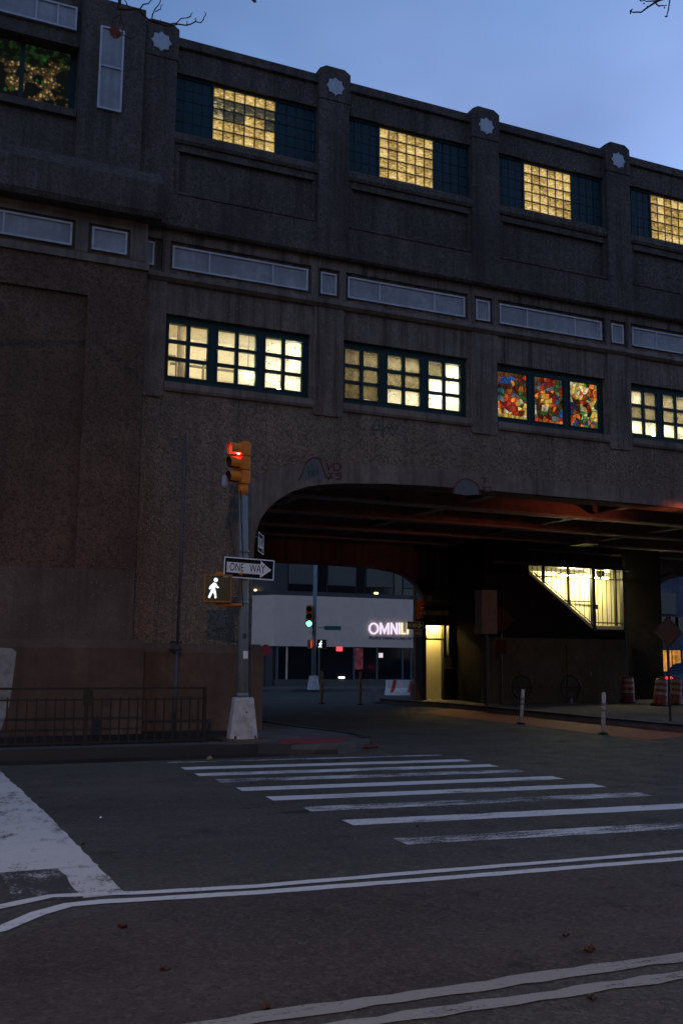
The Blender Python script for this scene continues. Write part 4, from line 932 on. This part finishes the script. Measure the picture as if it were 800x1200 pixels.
# electrical cabinet on its post
c0 = atZ(556, 826, .15); CB = thing('equipment_cabinet', 'tall grey metal cabinet mounted high on a dark post', 'cabinet', (15.35, 24.3, .15))
MB().box(-.26, .26, -.18, .18, 1.98, 3.22).build('box', 'cabinet', CB, bevel=.015); MB().box(-.24, .24, -.195, -.181, 2.02, 3.18).build('door', 'cabinet', CB); MB().tube([(0, 0, 0), (0, 0, 1.98)], .06, 10).build('post', 'dark', CB); MB().box(.17, .19, -.22, -.196, 2.55, 2.65).build('handle', 'grey', CB)
def diamond(px, py, z, label, r, hz, plate=False):
    g = atZ(px, py, z); t = thing('construction_sign', label, 'sign', (g.x, g.y, z), R(-8))
    MB().prism([(0, hz-r), (r, hz), (0, hz+r), (-r, hz)], -.035, -.03).build('diamond_panel', 'diamond' if not plate else 'diamondsoot', t); MB().tube([(0, 0, 0), (0, 0, hz+r*.8)], .03, 8).build('post', 'dark', t)
    MB().prism([(0, hz-r*.92), (r*.92, hz), (0, hz+r*.92), (-r*.92, hz), (-r*.88, hz), (0, hz+r*.88), (r*.88, hz), (0, hz-r*.88)], -.038, -.0355).build('border', 'black', t)
    if plate: MB().box(-.16, .16, -.036, -.03, hz-r-.55, hz-r-.18).build('lower_plate', 'diamondsoot', t)
diamond(785, 845, .15, 'dim orange diamond sign on a post at the plaza kerb', .36, 1.92)
diamond(588, 826, .15, 'dim orange diamond sign with a small plate before the low wall', .40, 2.40, True)
for x, y, lb in ((16.6, 24.4, 'round hoop bike rack on the plaza beside the diamond sign'), (18.3, 24.4, 'round hoop bike rack on the plaza before the pale door')):
    t = thing('bike_rack', lb, 'bike rack', (x, y, .15)); pts = [(.33*math.cos(k*math.pi/12), 0, .48+.33*math.sin(k*math.pi/12)) for k in range(25)]
    MB().tube(pts, .026, 8, False).build('hoop', 'black', t, smooth=True); MB().tube([(-.33, 0, .48), (.33, 0, .48)], .022).build('crossbar', 'black', t); MB().tube([(0, 0, 0), (0, 0, .16)], .04).build('post', 'grey', t)
def barrel(loc, label, tilt=(0, 0)):
    t = thing('traffic_barrel', label, 'barrel', loc); t.rotation_euler = (tilt[0], tilt[1], random.random()); t.scale = (.86, .86, .86)
    prof = [(.29, 0), (.29, .06)]; rs = [.238, .230, .222, .214]
    MB().tube([(0, 0, 0), (0, 0, .05)], .31, 18).build('rubber_foot', 'black', t)
    for k in range(4):
        z = .05+k*.2; r = rs[k]
        o_ = MB().tube([(0, 0, z), (0, 0, z+.1)], [r, r-.006], 18).build('drum_ring', 'orange', t, smooth=False)
        MB().tube([(0, 0, z+.1), (0, 0, z+.2)], [r-.012, r-.02], 18).build('reflective_band', 'reflect' if k != 0 else 'orange', t)
    MB().tube([(0, 0, .85), (0, 0, .90)], [.20, .16], 18).build('lid', 'orange', t); MB().box(-.1, .1, -.015, .015, .9, .97).build('handle', 'orange', t)
barrel((20.45, 24.45, .15), 'upright orange and white traffic barrel beside the stair landing')
barrel((20.15, 22.75, .15), 'tilted orange and white traffic barrel leaning right behind the plaza sign', (0, R(8)))
barrel((21.0, 23.1, .15), 'tilted orange and white traffic barrel leaning on its neighbour at the plaza', (0, R(10)))
# far signal pole
q = atY(367, 809, 43.9); FP = Vector((q.x, 43.9, gz(44)+.12))
fx = lambda px, py: atY(px, py, FP.y)
fp = thing('signal_pole', 'slender grey signal pole on the far kerb before the white shop', 'pole', FP)
frustum([(.30, 0), (.20, .62), (.19, .64)]).build('base', 'base', fp); MB().tube([(0, 0, .64), (.03, 0, 7.6)], [.11, .08], 12).build('shaft', 'pole', fp, smooth=True)
g = fx(361, 735.5); signal_head('traffic_light', 'small traffic light showing green on the far kerb pole', (g.x, g.y-.1, g.z), R(-22), 'green', 1.3)
g = fx(377, 755); t = ped_signal((g.x, g.y, g.z), R(-20), 'far pedestrian signal with lit white figure beyond the viaduct'); 
g = fx(364, 755); t = thing('pedestrian_signal', 'orange lit pedestrian signal seen side-on beside the far pole', 'signal', (g.x, g.y, g.z), R(70))
MB().box(-.2, .2, 0, .15, -.2, .2).build('housing', 'amber', t); MB().box(-.17, .17, -.02, -.001, -.17, .17).build('face', 'orangehand', t)
g = fx(389, 736); t = thing('street_name_sign', 'long green street name sign on the far signal pole', 'sign', (g.x, g.y-.06, g.z), R(-5)); MB().box(-.42, .42, -.006, .006, -.10, .10).build('plate', 'signgreen', t)
MB().box(-.44, .44, -.004, .004, .101, .115).build('edge', 'signwhite', t); MB().box(-.72, -.40, .0, .03, -.02, .02).build('bracket', 'grey', t)
g = fx(363, 741); t = thing('street_name_sign', 'short green street name sign seen narrow on the far pole', 'sign', (g.x, g.y-.1, g.z), R(68)); MB().box(-.38, .38, -.006, .006, -.09, .09).build('plate', 'signgreen', t); MB().box(-.39, .39, -.004, .004, .091, .105).build('edge', 'signwhite', t)
# second far signal beside the gate
q3 = Vector((15.35, 28.95, .15)); q3 = atY(486, 819, 27.4); q3.z = .15
t = thing('signal_pole', 'dark signal pole standing beside the golden lit gate', 'pole', q3); frustum([(.17, 0), (.12, .5)]).build('base', 'grey', t); MB().tube([(0, 0, .5), (0, 0, 3.4)], .055, 10).build('shaft', 'grey', t)
g = atY(488, 726, 27.4); signal_head('traffic_light', 'yellow traffic light glowing red beside the golden gate', (g.x+.06, g.y, g.z), R(100), 'red', .74, flood='reddim')
g = atY(484.5, 733, 27.4); oneway((g.x, g.y-.09, g.z), R(0), 'dark one way sign below the traffic light beside the gate', .56, .24)
g = atY(486, 742, 27.4); oneway((g.x+.05, g.y-.08, g.z), R(25), 'lower narrow one way sign on the pole beside the gate', .44, .20)
# striped barrier
g = atY(469, 814, 37.5); BZ = gz(37.5)
t = thing('striped_barrier', 'white barrier with slanting red stripes in the far roadway', 'barrier', (g.x, 37.5, BZ), R(-6))
MB().prism([(-.25, 0), (-.22, .12), (-.10, .30), (-.08, .62), (.08, .62), (.10, .30), (.22, .12), (.25, 0)], -.62, .62, 'x').build('body', 'barrier', t)
for x in (-.42, .34):
    b = MB(); b.v += [(x-.13, -.228, .12), (x+.02, -.228, .12), (x+.14, -.108, .31), (x-.01, -.108, .31), (x+.22, -.088, .615), (x+.07, -.088, .615)]; b.f += [(0, 1, 2, 3), (3, 2, 4, 5)]; b.build('stripe', 'stripe', t)

# ================================================================== far buildings
YO = 52.
def oy(px, py): return atY(px, py, YO)
cA = oy(323, 697); cB = oy(323, 757); BX = cA.x; Zt, Zb = cA.z, cB.z; Z0 = gz(52)+.1
ob = thing('corner_shop_building', 'white corner building with OMNI lettering above dark shop windows', 'building', (BX, YO, Z0))
OO = (BX, YO, Z0)
def bb(b, n, m, parent=None, **k): return b.build(n, m, parent or ob, off=OO, **k)
bb(MB().prism([(BX, YO), (BX+24, YO), (BX+24, YO+14), (BX-9, YO+14)], Zb, Zt, 'z'), 'white_band', 'omni')
bb(MB().prism([(BX+.05, YO+.12), (BX+24, YO+.12), (BX+24, YO+14), (BX-8.8, YO+14)], Zt, Zt+.25, 'z'), 'band_coping', 'omnidark')
bb(MB().prism([(BX+.2, YO+1.2), (BX+24, YO+1.2), (BX+24, YO+14), (BX-8.5, YO+14)], Zt+.25, Zt+14, 'z'), 'upper_storeys', 'omnidark')
for k in range(7):
    x = BX+1.2+k*2.45
    f_ = bb(MB().box(x, x+1.75, YO+1.12, YO+1.19, Zt+.75, Zt+2.6), 'spandrel_panel', 'taupe'); bb(MB().box(x+1.85, x+2.35, YO+1.14, YO+1.19, Zt+.3, Zt+2.6), 'window', 'winglass')
    bb(MB().box(x, x+1.75, YO+1.14, YO+1.19, Zt+.27, Zt+.7), 'window', 'winglass')
g = oy(450, 693); bb(MB().box(g.x-.1, g.x+.1, YO+1.0, YO+1.1, Zt+.3, Zt+.42), 'downlight', 'warmspot')
for px in (300, 309, 313):   # warm lights on the receding side
    k = (BX-oy(px, 690).x); bb(MB().box(BX-k*1.02-.05, BX-k*1.02+.05, YO+k*1.55+1.1, YO+k*1.55+1.2, Zt+.3, Zt+.40), 'downlight', 'warmspot')
bb(MB().prism([(BX+.1, YO+.1), (BX+24, YO+.1), (BX+24, YO+.35), (BX+.1, YO+.35)], Z0-.3, Z0+.42, 'z'), 'stall_riser', 'taupe')
bb(MB().box(BX+.1, BX+24, YO+3.0, YO+3.1, Z0, Zb), 'shop_back_wall', 'steelred'); bb(MB().prism([(BX, YO+.3), (BX+.3, YO+.3), (BX-8.2, YO+14), (BX-8.6, YO+14)], Z0-.3, Zb, 'z'), 'side_wall', 'omnidark')
sx = [323, 334, 372, 413, 440, 470, 480, 500, 540]
for k in range(len(sx)-1):
    x0, x1 = oy(sx[k], 775).x+.1, oy(sx[k+1], 775).x
    wn_ = bb(MB().box(x0, x0+.09, YO+.1, YO+.25, Z0+.42, Zb), 'window_mullion', 'grey' if k != 1 else 'omni')
    bb(MB().box(x0+.09, x1+.1, YO+.16, YO+.18, Z0+.42, Zb), 'shop_pane', 'winglass')
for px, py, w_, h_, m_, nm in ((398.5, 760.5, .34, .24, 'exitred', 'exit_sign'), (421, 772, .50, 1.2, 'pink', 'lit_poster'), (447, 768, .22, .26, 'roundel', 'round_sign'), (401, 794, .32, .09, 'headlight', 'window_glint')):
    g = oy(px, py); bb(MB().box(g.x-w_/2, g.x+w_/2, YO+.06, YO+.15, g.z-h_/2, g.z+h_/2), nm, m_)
l0, l1 = oy(431, 737), oy(466, 737); hh = oy(440, 729.5).z-oy(440, 743.2).z
for i_, (ch, px0, px1) in enumerate((('O', 431.5, 443), ('M', 444.5, 455), ('N', 457, 465), ('I', 466.5, 468.5), ('L', 469.5, 474.5), ('I', 476.2, 478.2))):
    g0, g1 = oy(px0, 737), oy(px1, 737); W_ = g1.x-g0.x; t_ = .085; z_ = (oy(px0, 743.2+.05*0).z+oy(px0, 729.8).z)/2; b = MB(); x0 = g0.x; x1 = g1.x; z0 = z_-hh/2; z1 = z_+hh/2
    ya, yb_ = YO-.10, YO-.02
    if ch == 'O':
        n = 28; cx, rx, rz = (x0+x1)/2, W_/2, hh/2; k0 = len(b.v)
        for k in range(n):
            a = 2*math.pi*k/n
            for f_ in (0, 1):
                for yy in (ya, yb_): b.v.append((cx+(rx-f_*t_)*math.cos(a), yy, z_+(rz-f_*t_)*math.sin(a)))
        for k in range(n):
            j = (k+1) % n
            for u_, v_ in ((0, 1), (1, 3), (3, 2), (2, 0)): b.f.append((4*k+u_, 4*k+v_, 4*j+v_, 4*j+u_))
    elif ch == 'M':
        b.box(x0, x0+t_, ya, yb_, z0, z1); b.box(x1-t_, x1, ya, yb_, z0, z1); m_ = (x0+x1)/2
        b.prism([(x0+t_, z1), (x0+t_, z1-.16), (m_, z0), (m_, z0+.2)], ya, yb_); b.prism([(x1-t_, z1), (x1-t_, z1-.16), (m_, z0), (m_, z0+.2)], ya, yb_)
    elif ch == 'N':
        b.box(x0, x0+t_, ya, yb_, z0, z1); b.box(x1-t_, x1, ya, yb_, z0, z1); b.prism([(x0+t_, z1), (x0+t_, z1-.17), (x1-t_, z0), (x1-t_, z0+.17)], ya, yb_)
    elif ch == 'L': b.box(x0, x0+t_, ya, yb_, z0, z1); b.box(x0+t_, x1, ya, yb_, z0, z0+t_)
    else: b.box(x0, x0+t_, ya, yb_, z0, z1)
    bb(b, 'sign_letter', 'lettviolet' if i_ < 4 else 'lettyellow')
g = oy(432, 747.5)
text('PEOPLE TAKING CARE OF PEOPLE', 'slogan_lettering', 'lettpurple', ob, (g.x-OO[0], -.03, g.z-OO[2]), .235, sx=1.0, align='LEFT', depth=.01)
g = atY(311, 762, 49); t = thing('round_sign', 'small red round sign on a post left of the far shop', 'sign', (g.x, 49, gz(49)+.15)); MB().tube([(0, -.03, g.z-gz(49)-.15), (0, -.02, g.z-gz(49)-.15)], .30, 20).build('disc', 'signred', t); MB().tube([(0, 0, 0), (0, 0, g.z)], .03).build('post', 'dark', t)
# dim building behind the right arch
YR = 50.
a0, a1 = atY(735, 775, YR), atY(840, 775, YR); RB = (a0.x, YR, gz(50)+.15)
rb = thing('corner_store_building', 'dim blue grey building with glowing orange shop windows past the arch', 'building', RB)
def rbb(b, n, m, parent=None): return b.build(n, m, parent or rb, off=RB)
rbb(MB().box(a0.x, a1.x+14, YR, YR+10, RB[2]-.4, 18), 'wall', 'brickdusk')
zt_, zb_ = atY(780, 762, YR).z, atY(780, 792, YR).z
for px0, px1 in ((762, 772.5), (775.5, 796), (799, 815)):
    x0, x1 = atY(px0, 775, YR).x, atY(px1, 775, YR).x
    wf = rbb(MB().box(x0-.08, x1+.08, YR-.06, YR-.005, zb_-.1, zt_+.1), 'window', 'dark'); rbb(MB().box(x0, x1, YR-.08, YR-.061, zb_, zt_), 'pane', 'shoporange', wf)
    rbb(MB().box((x0+x1)/2-.04, (x0+x1)/2+.04, YR-.10, YR-.081, zb_, zt_), 'mullion', 'dark', wf)
for px0, px1, py0, py1 in ((770, 790, 694, 720),): 
    g0, g1 = atY(px0, py0, YR), atY(px1, py1, YR); rbb(MB().box(g0.x, g1.x, YR-.15, YR-.01, g1.z, g0.z), 'hoarding', 'taupe')
for k in range(4):
    g0 = atY(772+k*9, 732, YR); wf = rbb(MB().box(g0.x, g0.x+.9, YR-.05, YR-.005, g0.z-.6, g0.z+.5), 'window', 'winglass')
# long dim building closing the view between the two
a0 = Vector((BX+24.5, YO+3, 0)); mb_ = thing('brick_terrace', 'plain dark terrace standing between the white shop and the corner store', 'building', (a0.x, a0.y, gz(55)))
MB().box(0, 18, 0, 9, -.3, 15).build('wall', 'brickdusk', mb_); MB().box(-.1, 18.1, -.15, 9, 15, 15.4).build('cornice', 'omnidark', mb_)
for k in range(6): MB().box(1+k*2.9, 2.2+k*2.9, -.04, -.002, 4.2, 6.0).build('window', 'winglass', mb_)
# blocks of flats around the crossing: they close the horizon as the street walls do
def flats(name, label, x0, x1, y0, y1, h, mat, face):
    t = thing(name, label, 'building', (x0, y0, gz(max(y0, 30)))); W_ = x1-x0
    MB().box(0, W_, 0, y1-y0, -.5, h).build('wall', mat, t); MB().box(-.2, W_+.2, -.2, y1-y0+.2, h, h+.5).build('cornice', 'omnidark', t)
    wm = boxmesh('window', 1.3, .12, 1.7, 'winglass'); y = (y1-y0+.01) if face > 0 else -.01
    for r_ in range(int(h//3.4)):
        for k in range(int(W_//3.2)): piece('window', wm, (1.8+k*3.2, y, 2+r_*3.4), t)
flats('apartment_block', 'six storey brick flats across the boulevard behind the bare trees', -46, -12, -40, -24, 21, 'pier', 1)
flats('apartment_block', 'long grey flats across the boulevard facing the road arch', -11.5, 22, -40, -24, 24, 'smooth', 1)
flats('apartment_block', 'tall brown flats across the boulevard to the east', 22.5, 66, -40, -24, 20, 'pier', 1)
flats('apartment_block', 'brick flats north of the viaduct west of the white shop', -34, 10, 60, 74, 19, 'pier', -1)
flats('apartment_block', 'grey flats closing the side street east of the corner store', 64, 110, 50, 66, 21, 'smooth', -1)
# parked car
g = atY(792, 795, 37.)
car = thing('parked_car', 'blue grey sedan parked beyond the right arch', 'car', (g.x+1.1, 37, gz(37)), R(4))
prof = [(-2.2, .35), (-2.22, .62), (-2.1, .86), (-1.5, .95), (-1.05, 1.0), (-.55, 1.38), (.0, 1.44), (.6, 1.40), (1.25, 1.02), (1.9, .93), (2.2, .80), (2.25, .5), (2.2, .3), (-2.1, .28)]
b = MB(); nn_ = len(prof); secs = []
for y_, sc_ in ((-.86, .0), (-.84, 1), (-.66, 2), (.66, 2), (.84, 1), (.86, 0)):
    for x, z in prof: b.v.append((x, y_*(1 if z < 1.05 or sc_ != 2 else .92), min(z, 1.0) if sc_ < 2 else z))
for s_ in range(5):
    for k in range(nn_): j = (k+1) % nn_; b.f.append((s_*nn_+k, s_*nn_+j, (s_+1)*nn_+j, (s_+1)*nn_+k))
b.f += [tuple(range(nn_)), tuple(range(6*nn_-1, 5*nn_-1, -1))]
b.build('body', 'carpaint', car, smooth=True)
for s_ in (-1, 1):
    MB().prism([(-.95, 1.02), (-.5, 1.34), (.55, 1.34), (1.05, 1.03)], s_*.72, s_*.80).build('side_window', 'carglass', car)
    for x in (-1.4, 1.4):
        wh = MB().tube([(x, s_*.70, .31), (x, s_*.89, .31)], .31, 18).build('wheel', 'tyre', car); MB().tube([(x, s_*.86, .31), (x, s_*.895, .31)], .19, 14).build('rim', 'grey', wh)
    MB().box(-2.235, -2.15, s_*.5-.15, s_*.5+.15, .66, .78).build('tail_lamp', 'taillight', car); MB().box(2.17, 2.24, s_*.5-.15, s_*.5+.15, .62, .74).build('headlamp', 'reflect', car)

# ================================================================== street trees (bare) whose twigs hang into the view
def branch_px(l, Y, ox, oy_, s): return [atY(ox+x/s, oy_+y/s, Y) for x, y in l]
def leaf_mesh(mat):
    b = MB(); pts = [(0, 0, 0), (.022, .012, .006), (.034, .035, .0), (.018, .06, .010), (0, .078, 0), (-.018, .06, .012), (-.034, .035, .003), (-.022, .012, .008), (0, .04, -.006)]
    b.v += pts; b.f += [(8, i, (i+1) % 8) for i in range(8)]; me = b.mesh('leaf'); me.materials.append(M[mat]); return me
LR = leaf_mesh('leafred'); LB = leaf_mesh('leafbrown')
def jit(pts, a=.012):
    out = []
    for p, q in zip(pts, pts[1:]):
        out.append(p)
        out.append(p.lerp(q, .5)+Vector((random.uniform(-a, a), random.uniform(-a, a), random.uniform(-a, a))))
    return out+[pts[-1]]
def rad(n, r0_, r1_): return [r0_+(r1_-r0_)*i/(n-1) for i in range(n)]
random.seed(11)
T1 = Vector((-2.6, 5.6, 0))
t1 = thing('street_tree', 'bare street tree with twigs and one red leaf against the tower top', 'tree', T1)
def tb(pts, r0_, r1_, name, T, tree, parent=None, n=7): return MB().tube([p-T for p in pts], rad(len(pts), r0_, r1_), n).build(name, 'bark', parent or tree, smooth=True)
tb([T1, T1+Vector((.05, .02, 1.5)), T1+Vector((.12, .1, 3.4)), T1+Vector((.3, .3, 5.6)), T1+Vector((.4, .4, 8.4))], .19, .06, 'trunk', T1, t1, n=12)
s0 = branch_px([(145, -60), (147, 0), (143, 20), (150, 42)], 7, 100, 0, 3.636)
crown = MB()
def cr(pts, a, b_): p = [Vector(q) for q in pts]; p = jit(p); crown.tube([q-T1 for q in p], rad(len(p), a*.7, b_*.7), 6)
cr([T1+Vector((.34, .33, 6.3)), Vector((-1.2, 6.2, 7.6)), Vector((.2, 6.7, 7.75)), Vector((1.0, 6.95, 7.2)), s0[0], s0[1]], .06, .022)
cr(s0, .021, .016)
Z7 = lambda l: branch_px(l, 7, 100, 0, 3.636)
cr(Z7([(148, 36), (190, 40), (230, 40), (262, 78), (285, 92)]), .014, .012)
cr(Z7([(285, 92), (310, 98), (360, 112), (430, 108), (470, 92), (505, 82), (512, 66)]), .011, .005)
cr(Z7([(285, 85), (330, 95), (390, 98), (435, 76), (452, 64)]), .009, .004)
cr(Z7([(232, 40), (270, 15), (300, -12)]), .009, .004); cr(Z7([(285, 75), (300, 35), (318, 12), (336, -10)]), .008, .004)
cr(Z7([(300, 50), (322, 40), (330, 20)]), .006, .004); cr(Z7([(150, 42), (152, 80), (146, 110)]), .010, .005); cr(Z7([(152, 75), (165, 110), (162, 150), (195, 166), (222, 150)]), .007, .003)
cr(Z7([(150, 60), (120, 75), (108, 100)]), .007, .003); cr(Z7([(190, 38), (175, 10), (160, -20)]), .007, .004)
cr([Vector((1.0, 6.95, 7.2)), Vector((1.7, 7, 7.15)), Vector((2.25, 7, 6.95)), atY(300, -6, 7)], .012, .004)
for (x, y) in ((452, 62), (512, 64), (360, 112), (330, 95), (430, 108), (470, 92), (222, 150), (435, 76)):
    p = Z7([(x, y)])[0]; cr([p, p+Vector((random.uniform(-.02, .03), 0, random.uniform(.015, .04)))], .007, .003)
for k in range(16):
    a = random.uniform(0, 6.28); z = random.uniform(5.2, 8.2); p = T1+Vector((.3, .3, z)); l = random.uniform(1.0, 2.2)
    q = p+Vector((math.cos(a)*l*.6-.5, math.sin(a)*l*.7-.3, l*.5)); 
    if q.x > -1.2: q.x = -1.2-random.random()
    cr([p, p.lerp(q, .5)+Vector((0, 0, -.1)), q], .03, .008)
crown.build('crown', 'bark', t1, smooth=True)
piece('leaf', LR, Z7([(135, 112)])[0]-T1, t1, rot=(R(-95), R(10), R(10))).scale = (1.5, 1.5, 1.3)
piece('leaf', LR, atY(298, -6, 7)-T1, t1, rot=(R(-100), R(20), R(30))).scale = (1.2, 1.2, 1)
T2 = Vector((9.4, 6.6, 0)); t2 = thing('street_tree', 'bare street tree with two thin twigs against open sky', 'tree', T2)
tb([T2, T2+Vector((-.02, .03, 2)), T2+Vector((-.15, .1, 4.5)), T2+Vector((-.3, .2, 7.0)), T2+Vector((-.3, .25, 9.6))], .17, .05, 'trunk', T2, t2, n=12)
crown = MB()
def cr2(pts, a, b_): p = jit([Vector(q) for q in pts], .006); crown.tube([q-T2 for q in p], rad(len(p), a, b_), 6)
Z8 = lambda l: branch_px(l, 7, 690, 0, 7.273)
cr2([T2+Vector((-.3, .2, 7.0)), Vector((8.2, 6.9, 8.5)), Vector((7.3, 7, 8.45)), Z8([(690, -40)])[0]], .04, .014)
cr2(Z8([(690, -40), (640, -12), (560, 20), (500, 60), (440, 105), (375, 106), (350, 92)]), .013, .005)
cr2(Z8([(560, 20), (592, 52), (640, 50), (658, 44)]), .008, .004); cr2(Z8([(640, -12), (560, 8), (490, 12), (436, 10)]), .009, .004)
cr2(Z8([(690, -40), (682, 15), (672, 90), (662, 138)]), .009, .005)
for x, y in ((350, 92), (350, 115), (436, 10), (662, 138), (500, 60), (640, 65), (465, 30), (595, 52)):
    p = Z8([(x, y)])[0]; cr2([p, p+Vector((random.uniform(-.03, .03), 0, random.uniform(-.02, .03)))], .009, .005)
for k in range(10):
    a = random.uniform(0, 6.28); p = T2+Vector((-.25, .2, random.uniform(5.2, 9.4))); l = random.uniform(.9, 1.8); cr2([p, p+Vector((abs(math.cos(a))*l*.7, math.sin(a)*l*.6, l*.5))], .03, .007)
crown.build('crown', 'bark', t2, smooth=True)

# ================================================================== litter
for px, py, me, lb, s_ in ((150, 1086, LR, 'curled red brown leaf lying on the brown lane below the stop line', 1.1), (196, 1137, LB, 'dark crumpled leaf on the brown lane', 1.2), (683, 1113, LB, 'dark crumpled leaf on the brown lane near the paired lines', 1.2),
                           (663, 1095, LB, 'flat brown leaf on the brown lane', .9), (695, 1172, LB, 'brown leaf between the paired white lines', 1.0), (308, 1183, LB, 'dark leaf lying on a white line', 1.1), (95, 989, LB, 'small leaf near the stop line', .6), (488, 968, LR, 'reddish leaf between crosswalk bars', .7)):
    g = atZ(px, py, .012); o = bpy.data.objects.new('fallen_leaf', me); C.objects.link(o); o.location = (g.x, g.y, .010); o.rotation_euler = (random.uniform(-.12, .12), random.uniform(-.12, .12), random.uniform(0, 6)); o.scale = (s_*.7, s_*.7, s_*1.6); tag(o, lb, 'leaf')
for px, py, lb, mt in ((245, 891, 'small yellow wrapper in the gutter by the signal pole', 'ochre'), (8, 891, 'small green wrapper in the gutter below the railing', 'signgreen'), (118, 960, 'tiny white paper scrap on dark asphalt', 'signwhite')):
    g = atZ(px, py, 0); b = MB()
    b.v += [(-.05, -.03, 0), (.05, -.035, .01), (.06, .03, .05), (-.04, .035, .03), (0, 0, .07)]; b.f += [(0, 1, 4), (1, 2, 4), (2, 3, 4), (3, 0, 4), (0, 3, 2, 1)]
    o = b.build('litter_scrap', mt); o.location = (g.x, g.y, .01); s_ = .22 if px == 118 else .8; o.scale = (s_, s_, s_); tag(o, lb, 'litter')
g = atZ(430, 876, .02); b = MB().tube([(-.22, 0, .03), (0, -.02, .03), (.22, .06, .03)], .025, 6).build('orange_strap', 'orange'); b.location = (g.x, g.y, .0); tag(b, 'short orange strap lying on the road at the kerb corner', 'strap')
